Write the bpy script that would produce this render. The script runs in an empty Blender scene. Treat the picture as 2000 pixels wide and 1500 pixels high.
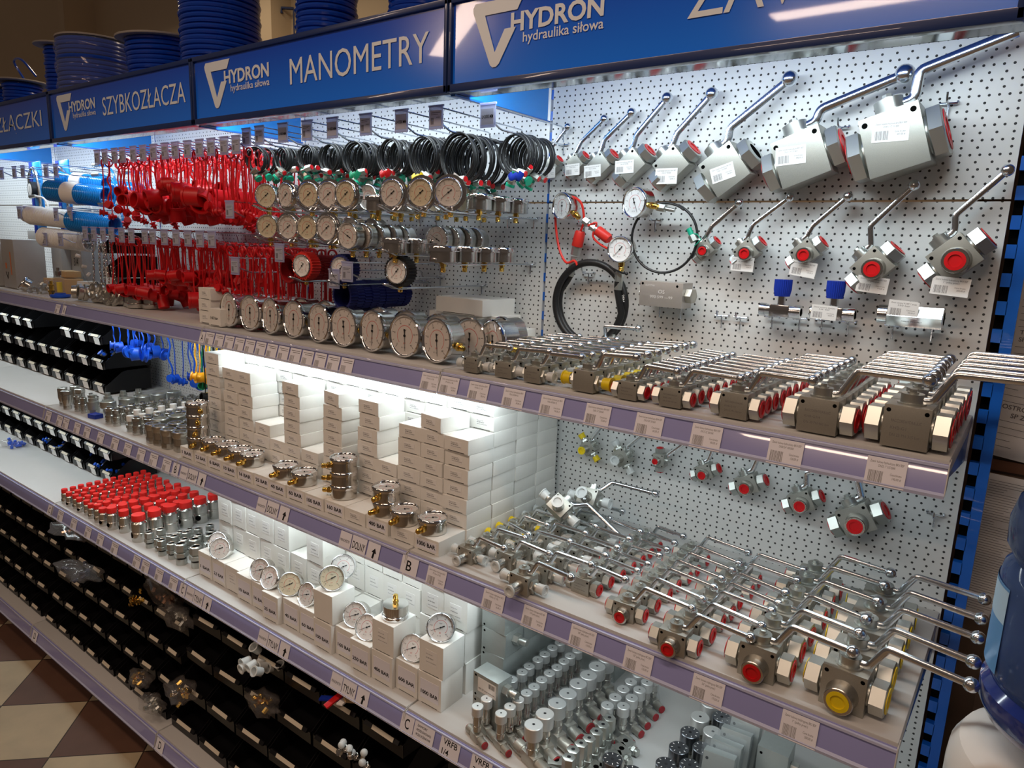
import bpy, bmesh, math, random
from mathutils import Vector, Matrix, Euler
random.seed(7)
R = math.radians
Z0 = 1540.0                      # height of the working origin above the floor, mm
scn = bpy.context.scene
COL = scn.collection

# ------------------------------------------------------------------ camera
cam_d = bpy.data.cameras.new('camera')
cam = bpy.data.objects.new('camera', cam_d)
COL.objects.link(cam)
cam_d.sensor_width = 36.0
cam_d.lens = 1376.46 / 2000.0 * 36.0
cam_d.clip_start = 0.02
_r = Vector((0.79913, 0.60007, 0.03611)); _u = Vector((-0.14584, 0.13526, 0.98002)); _f = _r.cross(_u)
_r.normalize(); _u.normalize(); _f.normalize()
cam.matrix_world = Matrix(((_r.x, _u.x, _f.x, 0.08047), (_r.y, _u.y, _f.y, -1.54116), (_r.z, _u.z, _f.z, 0.15839 + Z0 / 1000), (0, 0, 0, 1)))
scn.camera = cam

# ------------------------------------------------------------------ world and exposure
vs = scn.view_settings
vs.view_transform = 'Standard'; vs.look = 'None'; vs.gamma = 1.0; vs.use_curve_mapping = False
vs.exposure = 0.0
world = bpy.data.worlds.new('world'); scn.world = world
world.use_nodes = True
world.node_tree.nodes['Background'].inputs[0].default_value = (0.60, 0.44, 0.35, 1)
world.node_tree.nodes['Background'].inputs[1].default_value = 0.10

# ------------------------------------------------------------------ lamps of the place and an added wall fill
def area(name, loc, rot, sx, sy, power, color, spread=180):
    d = bpy.data.lights.new(name, 'AREA'); d.shape = 'RECTANGLE'
    d.size = sx / 1000; d.size_y = sy / 1000; d.energy = power; d.color = color
    d.spread = R(spread)
    o = bpy.data.objects.new(name, d); COL.objects.link(o)
    o.location = (loc[0] / 1000, loc[1] / 1000, (loc[2] + Z0) / 1000); o.rotation_euler = rot
    return o
W = 983.0
XR = 12.0                                            # right end of the rack
COOL = (0.86, 0.97, 1.0)
WARM = (1.0, 0.73, 0.55)
for k in range(5):
    xc = XR - W * (k + .5)
    area('canopy_lamp', (xc, -322, 520), (R(24), 0, 0), 930, 30, 4.2, COOL)
    area('shelf_lamp', (xc, -325, -172), (R(12), 0, 0), 930, 24, 1.45, COOL)
    area('shelf_lamp', (xc, -400, -566), (R(12), 0, 0), 930, 24, 1.6, COOL)
for x, y, p, a in ((-120, -1500, 15, 0), (-1700, -1650, 11, 0), (-3250, -2950, 14, 38), (-760, -3650, 20, 0)):
    area('ceiling_and_fill_lamp', (x, y, 1500), (0, 0, R(a)), 1300, 150, p, WARM)
area('ceiling_and_fill_lamp', (-3300, 420, 1560), (R(-20), 0, 0), 1800, 150, 9, (1.0, .80, .58))  # added fill light out of view, brightens the beige back wall

# ------------------------------------------------------------------ materials
def mat(name, col, rough=.5, metal=0.0, spec=.5, noise=0, nscale=300, bump=0, bscale=400, coat=0, alpha=1, trans=0, ior=1.45, emit=None):
    m = bpy.data.materials.new(name); m.use_nodes = True
    nt = m.node_tree; b = nt.nodes['Principled BSDF']
    b.inputs['Base Color'].default_value = (*col, 1)
    b.inputs['Roughness'].default_value = rough; b.inputs['Metallic'].default_value = metal
    b.inputs['Specular IOR Level'].default_value = spec; b.inputs['IOR'].default_value = ior
    b.inputs['Coat Weight'].default_value = coat; b.inputs['Alpha'].default_value = alpha
    b.inputs['Transmission Weight'].default_value = trans
    if noise or bump:
        tc = nt.nodes.new('ShaderNodeTexCoord')
    if noise:
        n = nt.nodes.new('ShaderNodeTexNoise'); n.inputs['Scale'].default_value = nscale; n.inputs['Detail'].default_value = 4
        nt.links.new(tc.outputs['Object'], n.inputs['Vector'])
        mx = nt.nodes.new('ShaderNodeMix'); mx.data_type = 'RGBA'
        mx.inputs[6].default_value = (*[c * (1 - noise) for c in col], 1); mx.inputs[7].default_value = (*[min(1, c * (1 + noise)) for c in col], 1)
        nt.links.new(n.outputs['Fac'], mx.inputs[0]); nt.links.new(mx.outputs[2], b.inputs['Base Color'])
    if bump:
        n2 = nt.nodes.new('ShaderNodeTexNoise'); n2.inputs['Scale'].default_value = bscale
        nt.links.new(tc.outputs['Object'], n2.inputs['Vector'])
        bp = nt.nodes.new('ShaderNodeBump'); bp.inputs['Strength'].default_value = bump; bp.inputs['Distance'].default_value = 0.001
        nt.links.new(n2.outputs['Fac'], bp.inputs['Height']); nt.links.new(bp.outputs['Normal'], b.inputs['Normal'])
    return m

M = {}
M['zinc'] = mat('zinc_plate', (.50, .49, .44), .42, .75)
M['zinc_hi'] = mat('bright_zinc', (.54, .56, .53), .34, .88)
M['block'] = mat('dull_plated_steel', (.42, .42, .38), .44, .68, noise=.14, nscale=700)
M['chrome'] = mat('chrome', (.78, .79, .80), .08, 1.0)
M['handle'] = mat('plated_handle', (.74, .79, .84), .20, 1.0)
M['steel'] = mat('brushed_steel', (.56, .55, .52), .24, 1.0)
M['brass'] = mat('brass', (.78, .52, .13), .2, 1.0)
M['alu'] = mat('satin_aluminium', (.74, .75, .74), .42, .7)
M['darkalu'] = mat('dark_anodised', (.16, .17, .19), .25, .9)
M['red'] = mat('red_plastic', (.58, .006, .010), .38, 0)
M['redcap'] = mat('red_cap_plastic', (.78, .02, .015), .5, 0)
M['yellow'] = mat('yellow_plastic', (.80, .60, .01), .42)
M['orange'] = mat('amber_plastic', (.85, .38, .01), .42)
M['blue'] = mat('blue_plastic', (.008, .09, .62), .38)
M['knobblue'] = mat('deep_blue_plastic', (.008, .035, .36), .42)
M['green'] = mat('green_plastic', (.01, .33, .17), .4)
M['dgreen'] = mat('dark_green_plastic', (.01, .20, .08), .4)
M['clear'] = mat('milky_plastic', (.78, .82, .82), .35, alpha=.72)
M['rubber'] = mat('black_rubber', (.012, .012, .013), .42)
M['black'] = mat('black_plastic', (.006, .006, .007), .28, spec=.35)
M['hole'] = mat('hole_black', (.004, .004, .004), .9, spec=0)
M['carton'] = mat('white_carton', (.80, .79, .75), .75, noise=.03, nscale=40, spec=.2)
M['kraft'] = mat('brown_carton', (.50, .33, .17), .8, noise=.06, nscale=60, spec=.2)
M['greybox'] = mat('grey_carton', (.36, .35, .34), .6, noise=.06, nscale=30)
M['paper'] = mat('white_paper', (.82, .81, .79), .7, spec=.2)
M['tag'] = mat('tag_paper', (.80, .80, .88), .6, spec=.3)
M['ink'] = mat('black_ink', (.02, .02, .022), .7, spec=.1)
M['greyink'] = mat('grey_ink', (.20, .19, .19), .7, spec=.1)
M['blueink'] = mat('blue_ink', (.01, .03, .30), .6, spec=.1)
M['redink'] = mat('red_ink', (.55, .03, .03), .6, spec=.1)
M['dial'] = mat('dial_white', (.60, .57, .54), .35, spec=.5, coat=.6)
M['dialw'] = mat('dial_bright', (.84, .84, .84), .3, spec=.5, coat=.6)
M['dialc'] = mat('dial_cream', (.58, .52, .38), .35, spec=.5, coat=.6)
M['wire'] = mat('hook_wire', (.62, .66, .72), .22, 1.0)
M['shelf'] = mat('shelf_paint', (.56, .56, .55), .42, .0, noise=.05, nscale=3)
M['rail'] = mat('lilac_rail', (.30, .31, .60), .22, 0, coat=.9, noise=.10, nscale=5)
M['railcap'] = mat('clear_rail_edge', (.60, .64, .88), .15, 0, coat=1, alpha=.85)
M['uprightblue'] = mat('blue_paint', (.006, .11, .50), .35, coat=.3)
M['signblue'] = mat('sign_blue', (.008, .065, .30), .16, coat=.7)
M['signframe'] = mat('sign_frame_navy', (.010, .030, .13), .3, coat=.5)
M['lip'] = mat('grey_glossy_lip', (.16, .18, .21), .10, .9)
M['letter'] = mat('sign_letter_white', (.74, .80, .86), .3)
M['wallbeige'] = mat('beige_wall', (.66, .53, .36), .9, noise=.05, nscale=2, bump=.15, bscale=60)
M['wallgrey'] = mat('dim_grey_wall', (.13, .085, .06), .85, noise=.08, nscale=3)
M['hosered'] = mat('red_rubber', (.72, .03, .02), .42)
M['hoseblue'] = mat('blue_hose', (.004, .05, .40), .22, coat=.4)
M['foil'] = mat('clear_film', (.40, .43, .45), .06, 0, alpha=.13, coat=1)
M['spool'] = mat('grey_spool', (.33, .30, .27), .6)
M['bagfilm'] = mat('plastic_bag', (.30, .28, .27), .10, 0, alpha=.17, coat=1)
M['airblue'] = mat('sky_blue_hose', (.01, .22, .66), .22, coat=.5)
M['white'] = mat('white_plastic', (.80, .80, .78), .4, noise=.02, nscale=5)
M['water'] = mat('bottle_blue', (.10, .19, .48), .08, 0, trans=.55, ior=1.2)
M['waterin'] = mat('bottle_band_blue', (.015, .035, .22), .12, 0, coat=.5)
M['labelblue'] = mat('label_blue', (.10, .30, .62), .4)
M['steelpad'] = mat('steel_fitting', (.58, .57, .53), .26, .95)

def pegboard_material():
    m = bpy.data.materials.new('perforated_panel'); m.use_nodes = True
    nt = m.node_tree; b = nt.nodes['Principled BSDF']; L = nt.links; N = nt.nodes
    b.inputs['Roughness'].default_value = .38
    tc = N.new('ShaderNodeTexCoord'); sep = N.new('ShaderNodeSeparateXYZ'); L.new(tc.outputs['Object'], sep.inputs[0])
    def mth(op, a, c=None, d=None):
        n = N.new('ShaderNodeMath'); n.operation = op
        for i, v in enumerate((a, c, d)):
            if v is None: continue
            if isinstance(v, (int, float)): n.inputs[i].default_value = v
            else: L.new(v, n.inputs[i])
        return n.outputs[0]
    def row(px, pz, z0):
        u = mth('SUBTRACT', mth('FRACT', mth('ADD', mth('DIVIDE', sep.outputs['X'], px), .5)), .5)
        v = mth('SUBTRACT', mth('FRACT', mth('ADD', mth('DIVIDE', mth('SUBTRACT', sep.outputs['Z'], z0), pz), .5)), .5)
        u = mth('MULTIPLY', u, px); v = mth('MULTIPLY', v, pz)
        d = mth('SQRT', mth('ADD', mth('MULTIPLY', u, u), mth('MULTIPLY', v, v)))
        return mth('LESS_THAN', d, .0023)
    hole = mth('MAXIMUM', row(.015, .025, 0), row(.025, .025, .0125))
    mx = N.new('ShaderNodeMix'); mx.data_type = 'RGBA'
    mx.inputs[6].default_value = (.71, .72, .71, 1); mx.inputs[7].default_value = (.06, .06, .06, 1)
    L.new(hole, mx.inputs[0]); L.new(mx.outputs[2], b.inputs['Base Color'])
    L.new(mth('MULTIPLY', mth('SUBTRACT', 1.0, hole), .5), b.inputs['Specular IOR Level'])
    return m
M['peg'] = pegboard_material()
def sign_gradient():                                # sign colour runs from navy at the top to a lighter blue below
    m = mat('sign_gradient', (.01, .08, .34), .17, 0, coat=.7); nt = m.node_tree; b = nt.nodes['Principled BSDF']
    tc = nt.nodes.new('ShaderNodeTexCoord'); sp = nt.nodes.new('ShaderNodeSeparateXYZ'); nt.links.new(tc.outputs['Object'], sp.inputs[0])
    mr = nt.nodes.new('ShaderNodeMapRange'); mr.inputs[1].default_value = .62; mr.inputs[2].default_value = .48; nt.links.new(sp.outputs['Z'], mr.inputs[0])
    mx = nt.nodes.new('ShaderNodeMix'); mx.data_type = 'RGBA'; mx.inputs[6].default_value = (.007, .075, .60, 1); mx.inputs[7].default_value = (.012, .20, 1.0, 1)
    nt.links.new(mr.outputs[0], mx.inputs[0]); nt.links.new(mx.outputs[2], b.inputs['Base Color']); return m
M['signblue'] = sign_gradient()

def translucent(name, col, rough, t, a=1):
    m = mat(name, col, rough, alpha=a); nt = m.node_tree; b = nt.nodes['Principled BSDF']; out = nt.nodes['Material Output']
    tr = nt.nodes.new('ShaderNodeBsdfTranslucent'); tr.inputs[0].default_value = (*col, 1); mx = nt.nodes.new('ShaderNodeMixShader'); mx.inputs[0].default_value = t
    nt.links.new(b.outputs[0], mx.inputs[1]); nt.links.new(tr.outputs[0], mx.inputs[2]); nt.links.new(mx.outputs[0], out.inputs[0]); return m
M['tagfilm'] = translucent('clear_tag_holder', (.62, .66, .90), .2, .35, .6)
M['tagcard'] = translucent('tag_card', (.66, .68, .78), .6, .45)
def tile_material():
    m = bpy.data.materials.new('floor_tiles'); m.use_nodes = True
    nt = m.node_tree; b = nt.nodes['Principled BSDF']; L = nt.links; N = nt.nodes
    tc = N.new('ShaderNodeTexCoord'); mp = N.new('ShaderNodeMapping')
    mp.vector_type = 'TEXTURE'
    mp.inputs['Location'].default_value = (-2.494, -.595, 0); mp.inputs['Rotation'].default_value = (0, 0, R(45))
    L.new(tc.outputs['Object'], mp.inputs['Vector'])
    ck = N.new('ShaderNodeTexChecker'); ck.inputs['Scale'].default_value = 1 / .2895
    ck.inputs['Color1'].default_value = (.13, .065, .042, 1); ck.inputs['Color2'].default_value = (.50, .41, .27, 1)
    L.new(mp.outputs[0], ck.inputs['Vector'])
    br = N.new('ShaderNodeTexBrick'); br.offset = 0; br.inputs['Scale'].default_value = 1
    br.inputs['Brick Width'].default_value = .2895; br.inputs['Row Height'].default_value = .2895; br.inputs['Mortar Size'].default_value = .0022
    br.inputs['Color1'].default_value = (1, 1, 1, 1); br.inputs['Color2'].default_value = (1, 1, 1, 1); br.inputs['Mortar'].default_value = (.12, .10, .08, 1)
    L.new(mp.outputs[0], br.inputs['Vector'])
    nz = N.new('ShaderNodeTexNoise'); nz.inputs['Scale'].default_value = 9; nz.inputs['Detail'].default_value = 8
    L.new(tc.outputs['Object'], nz.inputs['Vector'])
    rp = N.new('ShaderNodeValToRGB'); rp.color_ramp.elements[0].color = (.7, .7, .7, 1); rp.color_ramp.elements[1].color = (1.15, 1.12, 1.08, 1)
    L.new(nz.outputs['Fac'], rp.inputs[0])
    m1 = N.new('ShaderNodeMix'); m1.data_type = 'RGBA'; m1.blend_type = 'MULTIPLY'; m1.inputs[0].default_value = 1
    m2 = N.new('ShaderNodeMix'); m2.data_type = 'RGBA'; m2.blend_type = 'MULTIPLY'; m2.inputs[0].default_value = 1
    L.new(ck.outputs['Color'], m1.inputs[6]); L.new(br.outputs['Color'], m1.inputs[7])
    L.new(m1.outputs[2], m2.inputs[6]); L.new(rp.outputs[0], m2.inputs[7]); L.new(m2.outputs[2], b.inputs['Base Color'])
    b.inputs['Roughness'].default_value = .55
    return m
M['tiles'] = tile_material()

# ------------------------------------------------------------------ mesh kit (all lengths in mm)
def T(x=0, y=0, z=0): return Matrix.Translation((x, y, z))
def RX(a): return Matrix.Rotation(R(a), 4, 'X')
def RY(a): return Matrix.Rotation(R(a), 4, 'Y')
def RZ(a): return Matrix.Rotation(R(a), 4, 'Z')
def SC(x, y, z): return Matrix.Diagonal((x, y, z, 1))
I4 = Matrix.Identity(4)
class MB:
    def __init__(s): s.v = []; s.f = []; s.mi = []
    def add(s, vs_, fs, m=None, mi=0):
        o = len(s.v)
        for p in vs_:
            p = Vector(p)
            s.v.append(m @ p if m is not None else p)
        for f in fs: s.f.append([i + o for i in f]); s.mi.append(mi)
        return s
    def box(s, x0, x1, y0, y1, z0, z1, m=None, mi=0, ch=0):
        if ch:
            return s.rbox(x0, x1, y0, y1, z0, z1, ch, m, mi)
        v = [(x, y, z) for z in (z0, z1) for y in (y0, y1) for x in (x0, x1)]
        return s.add(v, [(0, 2, 3, 1), (4, 5, 7, 6), (0, 1, 5, 4), (2, 6, 7, 3), (0, 4, 6, 2), (1, 3, 7, 5)], m, mi)
    def rbox(s, x0, x1, y0, y1, z0, z1, c, m=None, mi=0):
        bm = bmesh.new()
        bmesh.ops.create_cube(bm, size=1)
        for v in bm.verts:
            v.co = Vector(((x0 + x1) / 2 + v.co.x * (x1 - x0), (y0 + y1) / 2 + v.co.y * (y1 - y0), (z0 + z1) / 2 + v.co.z * (z1 - z0)))
        bmesh.ops.bevel(bm, geom=bm.edges[:], offset=c, segments=2, affect='EDGES', profile=.6)
        bm.verts.index_update()
        s.add([v.co.copy() for v in bm.verts], [[v.index for v in f.verts] for f in bm.faces], m, mi); bm.free()
        return s
    def prism(s, pts, y0, y1, m=None, mi=0):            # outline in x,z pushed along y
        n = len(pts)
        v = [(p[0], y0, p[1]) for p in pts] + [(p[0], y1, p[1]) for p in pts]
        f = [list(range(n)), list(range(2 * n - 1, n - 1, -1))] + [(i, i + n, (i + 1) % n + n, (i + 1) % n) for i in range(n)]
        return s.add(v, f, m, mi)
    def xprism(s, pts, x0, x1, m=None, mi=0):           # outline in y,z pushed along x
        n = len(pts)
        v = [(x0, p[0], p[1]) for p in pts] + [(x1, p[0], p[1]) for p in pts]
        f = [list(range(n))[::-1], list(range(n, 2 * n))] + [(i, (i + 1) % n, (i + 1) % n + n, i + n) for i in range(n)]
        return s.add(v, f, m, mi)
    def lathe(s, prof, seg=24, m=None, mi=0, rot0=0):   # profile (r,z) turned about z
        v = []; f = []
        n = len(prof)
        for r, z in prof:
            for k in range(seg):
                a = 2 * math.pi * (k + rot0) / seg; v.append((r * math.cos(a), r * math.sin(a), z))
        for i in range(n - 1):
            for k in range(seg):
                f.append((i * seg + k, i * seg + (k + 1) % seg, (i + 1) * seg + (k + 1) % seg, (i + 1) * seg + k))
        if prof[0][0] > 1e-6: f.append([k for k in range(seg)][::-1])
        if prof[-1][0] > 1e-6: f.append([(n - 1) * seg + k for k in range(seg)])
        return s.add(v, f, m, mi)
    def cyl(s, r, z0, z1, seg=20, m=None, mi=0, r2=None): return s.lathe([(r, z0), (r if r2 is None else r2, z1)], seg, m, mi)
    def hexa(s, af, z0, z1, c=None, m=None, mi=0):      # hexagon nut, across flats af
        r = af / math.sqrt(3); c = c if c is not None else af * .06
        return s.lathe([(r - c, z0), (r, z0 + c * .6), (r, z1 - c * .6), (r - c, z1)], 6, m, mi, .5)
    def ball(s, r, m=None, mi=0, u=14, w=9):
        return s.lathe([(max(1e-7, r * math.sin(math.pi * i / w)), -r * math.cos(math.pi * i / w)) for i in range(w + 1)], u, m, mi)
    def tube(s, pts, r, seg=8, closed=False, m=None, mi=0, sq=1.0, caps=True):
        pts = [Vector(p) for p in pts]; n = len(pts); v = []; f = []
        t0 = None; nrm = None
        for i, p in enumerate(pts):
            if closed: t = (pts[(i + 1) % n] - pts[i - 1])
            else: t = pts[min(i + 1, n - 1)] - pts[max(i - 1, 0)]
            if t.length < 1e-9: t = Vector((0, 0, 1))
            t.normalize()
            if nrm is None:
                nrm = t.cross(Vector((0, 1, 0)))
                if nrm.length < .2: nrm = t.cross(Vector((1, 0, 0)))
                nrm.normalize()
            else:
                nrm = nrm - t * nrm.dot(t)
                if nrm.length < 1e-6: nrm = t.orthogonal()
                nrm.normalize()
            bn = t.cross(nrm)
            rr = r[i] if isinstance(r, (list, tuple)) else r
            for k in range(seg):
                a = 2 * math.pi * k / seg
                v.append(p + nrm * (math.cos(a) * rr) + bn * (math.sin(a) * rr * sq))
        for i in range(n if closed else n - 1):
            j = (i + 1) % n
            for k in range(seg):
                f.append((i * seg + k, j * seg + k, j * seg + (k + 1) % seg, i * seg + (k + 1) % seg))
        if not closed and caps:
            f.append(list(range(seg))); f.append([(n - 1) * seg + k for k in range(seg)][::-1])
        return s.add(v, f, m, mi)
    def disc(s, r, z, seg=24, m=None, mi=0):
        return s.add([(r * math.cos(2 * math.pi * k / seg), r * math.sin(2 * math.pi * k / seg), z) for k in range(seg)], [list(range(seg))], m, mi)
    def mesh(s, name, mats, angle=35):
        me = bpy.data.meshes.new(name)
        me.from_pydata([p / 1000 for p in s.v], [], s.f)
        for k in (mats if isinstance(mats, (list, tuple)) else [mats]): me.materials.append(M[k])
        me.polygons.foreach_set('material_index', s.mi)
        me.polygons.foreach_set('use_smooth', [True] * len(s.f))
        me.update()
        bm = bmesh.new(); bm.from_mesh(me); bmesh.ops.recalc_face_normals(bm, faces=bm.faces[:]); bm.to_mesh(me); bm.free()
        try: me.set_sharp_from_angle(angle=R(angle))
        except Exception: pass
        return me

def smooth(pts, n=5):
    P = [Vector(p) for p in pts]; out = []
    for i in range(len(P) - 1):
        p0 = P[max(i - 1, 0)]; p1 = P[i]; p2 = P[i + 1]; p3 = P[min(i + 2, len(P) - 1)]
        for k in range(n):
            t = k / n
            out.append(.5 * ((2 * p1) + (p2 - p0) * t + (2 * p0 - 5 * p1 + 4 * p2 - p3) * t * t + (3 * p1 - p0 - 3 * p2 + p3) * t ** 3))
    out.append(P[-1]); return out
def fillet(pts, r, n=4):
    P = [Vector(p) for p in pts]; out = [P[0]]
    for i in range(1, len(P) - 1):
        a = (P[i - 1] - P[i]); b = (P[i + 1] - P[i]); d = min(r, a.length * .49, b.length * .49)
        a = P[i] + a.normalized() * d; b = P[i] + b.normalized() * d
        for k in range(n + 1):
            t = k / n; out.append(a * (1 - t) ** 2 + P[i] * 2 * t * (1 - t) + b * t * t)
    out.append(P[-1]); return out

_txt = {}
def text_geo(s, bold=0.0):
    key = (s, bold)
    if key in _txt: return _txt[key]
    cu = bpy.data.curves.new('t', 'FONT'); cu.body = s; cu.size = 1; cu.resolution_u = 3; cu.offset = bold
    ob = bpy.data.objects.new('t', cu); me = ob.to_mesh()
    v = [tuple(p.co) for p in me.vertices]; f = [list(p.vertices) for p in me.polygons]
    ob.to_mesh_clear(); bpy.data.objects.remove(ob); bpy.data.curves.remove(cu)
    xs = [p[0] for p in v] or [0, 1]; ys = [p[1] for p in v] or [0, 1]
    _txt[key] = (v, f, min(xs), max(xs), min(ys), max(ys)); return _txt[key]
def put_text(mb, s, x0, x1, z0, h, y=0, m=None, mi=0, bold=0.0, keep=False):
    """writing on the x,z plane facing -y between x0 and x1, baseline z0, capital height h"""
    v, f, a, b, c, d = text_geo(s, bold)
    cap = text_geo('H', bold)[5]
    sx = (x1 - x0) / (b - a); sz = h / cap
    if keep: sx = min(sx, sz)
    mb.add([(x0 + (p[0] - a) * sx, y, z0 + p[1] * sz) for p in v], f, m, mi)

# ------------------------------------------------------------------ object kit
def tag(o, label=None, cat=None, group=None, kind=None):
    if label:
        o['label'] = label
        if not 4 <= len(label.split()) <= 16: print('LABELLEN', len(label.split()), label)
    if cat: o['category'] = cat
    if group: o['group'] = group
    if kind: o['kind'] = kind
    return o
def mtx(m):                                            # mm matrix in the working frame to metres in the room
    m = m.copy(); t = m.to_translation(); m.translation = Vector((t.x / 1000, t.y / 1000, (t.z + Z0) / 1000)); return m
def single(name, me, m, label, cat, group=None, kind=None):
    o = bpy.data.objects.new(name, me); COL.objects.link(o); o.matrix_world = mtx(m)
    return tag(o, label, cat, group, kind)
def struct(name, me, m=I4):
    o = bpy.data.objects.new(name, me); COL.objects.link(o); o.matrix_world = mtx(m); o['kind'] = 'structure'; return o
# a kind is a tree: [(part_name, mesh, part_label or None, [sub parts])]
def spawn(name, parts, m, label, cat, group=None):
    root = bpy.data.objects.new(name, None); root.empty_display_size = .02; COL.objects.link(root); root.matrix_world = mtx(m)
    tag(root, label, cat, group)
    def rec(par, items):
        for it in items:
            o = bpy.data.objects.new(it[0], it[1]); COL.objects.link(o); o.parent = par
            if len(it) > 2 and it[2]: o['label'] = it[2]
            if len(it) > 3: rec(o, it[3])
    rec(root, parts)
    return root
ORD = ['first', 'second', 'third', 'fourth', 'fifth', 'sixth', 'seventh', 'eighth', 'ninth', 'tenth', 'eleventh', 'twelfth', 'thirteenth', 'fourteenth', 'fifteenth', 'sixteenth', 'seventeenth', 'eighteenth']
SA, SB, SCz, SD = -120.0, -522.0, -918.0, -1394.0
# ================================================================== setting
mb = MB().box(-7500, 2500, -5200, 1300, -1560, -1540); struct('floor', mb.mesh('floor', 'tiles'), T(0, 0, 0))
mb = MB().box(-7500, -3360, 900, 1000, -1540, 3200); struct('wall_back', mb.mesh('wall_back', 'wallbeige'))
mb = MB().box(-3360, -3230, 780, 1000, -1540, 3200); struct('trim_1', mb.mesh('wall_pillar', 'wallbeige'))
mb = MB().box(-3230, 1200, 900, 1000, -1540, 3200); struct('wall_back_right', mb.mesh('wall_back2', 'wallbeige'))
mb = MB().box(-5480, -5400, 700, 900, -1540, 3200); struct('trim_2', mb.mesh('wall_corner', 'wallbeige'))
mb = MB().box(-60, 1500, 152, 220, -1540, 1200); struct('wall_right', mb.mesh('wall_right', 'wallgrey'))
mb = MB()
for k in range(3): mb.box(20 + 70 * k, 34 + 70 * k, 140, 152, -1540, -560)
struct('trim_3', mb.mesh('wall_battens', 'wallgrey'))

# ================================================================== rack: panels, uprights, shelves, rails
NB = 5
bayword = ['right end bay', 'second bay from the right', 'third bay from the right', 'fourth bay from the right', 'left end bay']
for k in range(NB):
    x1 = XR - W * k; x0 = x1 - W + 8
    for nm, z0, z1, oz in (('upper', 266, 640, 17.5), ('lower', -960, 262, 0)):
        mb = MB().box(x0 - x1 + 12, 12, 0, 12, z0 - oz, z1 - oz)
        single('pegboard_panel', mb.mesh('pegboard_panel', 'peg'), T(x1 - 12, 0, oz), 'white perforated steel panel, %s one in the %s' % (nm, bayword[k]), 'panel', 'perforated back panels')
    mb = MB().box(x0, x1, 1, 10, -1540, -964)
    single('back_panel', mb.mesh('back_panel', 'shelf'), I4, 'plain low back panel behind the floor bins, %s' % bayword[k], 'panel')
for k in range(NB + 1):
    x = XR - W * k
    mb = MB()
    if k == 0:
        mb.box(x + 20, x + 38, -4, 40, -1540, 640)
        for i in range(43): mb.box(x + 5, x + 21, -4, 26, -1536 + 50 * i, -1536 + 50 * i + 24)
        for i in range(43): mb.box(x + 5, x + 20, 12, 26, -1512 + 50 * i, -1486 + 50 * i, mi=1)
    else:
        mb.box(x - 6, x + 12, 12, 50, -1540, 640)
        for i in range(42): mb.box(x - 1, x + 7, 2, 13, -1536 + 50 * i, -1536 + 50 * i + 22)
    single('rack_upright', mb.mesh('rack_upright', ['uprightblue', 'hole']), I4, ('blue slotted steel upright at the right end of the rack' if k == 0 else 'blue slotted upright at the left side of the %s' % bayword[k - 1]), 'upright')

def shelf(k, lev, z, yf, name_l, rh=48, ty='lilac'):
    x1 = XR - W * k - 2; x0 = x1 - W + 4
    b = MB()
    b.rbox(x0, x1, yf + 3, -2, z - 28, z, 4)
    # shallow pressed steps along the board
    parts = [('shelf_board', b.mesh('shelf_board', 'shelf'), None)]
    r = MB()
    pr = [(yf + 3, z - 7), (yf + 1, z - 7), (yf, z - 9), (yf - 12, z - rh), (yf - 10, z - rh - 4), (yf - 4, z - rh - 3), (yf + 3, z - 20)]
    r.xprism(pr, x0, x1)
    c = MB()
    c.xprism([(yf - 1.5, z - 7), (yf - 1.5, z - 10), (yf - 4.2, z - 12), (yf - 4.2, z - 8)], x0, x1)
    c.xprism([(yf - 12, z - rh + 1), (yf - 16, z - rh - 2), (yf - 15, z - rh - 7), (yf - 9, z - rh - 5)], x0, x1)
    e = MB()
    e.xprism([(yf + 16, z - 2), (yf - 3, z - 6), (yf - 14, z - rh - 3), (yf + 8, z - rh + 6)], x0 - .8, x0 + .8); e.xprism([(yf + 16, z - 2), (yf - 3, z - 6), (yf - 14, z - rh - 3), (yf + 8, z - rh + 6)], x1 - .8, x1 + .8)
    parts.append(('price_rail', r.mesh('price_rail', 'rail'), None, [('rail_edge', c.mesh('rail_edge', 'railcap'), 'clear glossy strip'), ('end_cap', e.mesh('end_cap', 'shelf'))]))
    br = MB()
    for xx in (x0 + 3, x1 - 3):
        br.xprism([(-2, z - 28), (yf + 60, z - 28), (yf + 60, z - 40), (-2, z - 90)], xx - 1.5, xx + 1.5)
    parts.append(('bracket', br.mesh('bracket', 'uprightblue'), 'blue steel bracket pair'))
    return spawn('rack_shelf', parts, I4, name_l, 'shelf', 'rack shelves')
LEV = [('A', SA, -387, 'upper'), ('B', SB, -488, 'middle'), ('C', SCz, -490, 'lower'), ('D', SD, -606, 'floor level')]
for k in range(NB):
    for lv, z, yf, w_ in LEV:
        shelf(k, lv, z + (-3 if lv == 'A' else 0), yf, '%s shelf with lilac price rail in the %s' % (w_, bayword[k]))
for k in range(NB):
    x1 = XR - W * k - 2
    mb = MB().box(x1 - W + 4, x1, -570, -560, -1540, -1440)
    single('kick_plate', mb.mesh('kick_plate', 'signframe'), I4, 'dark kick plate below the floor level shelf, %s' % bayword[k], 'plate')

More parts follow.
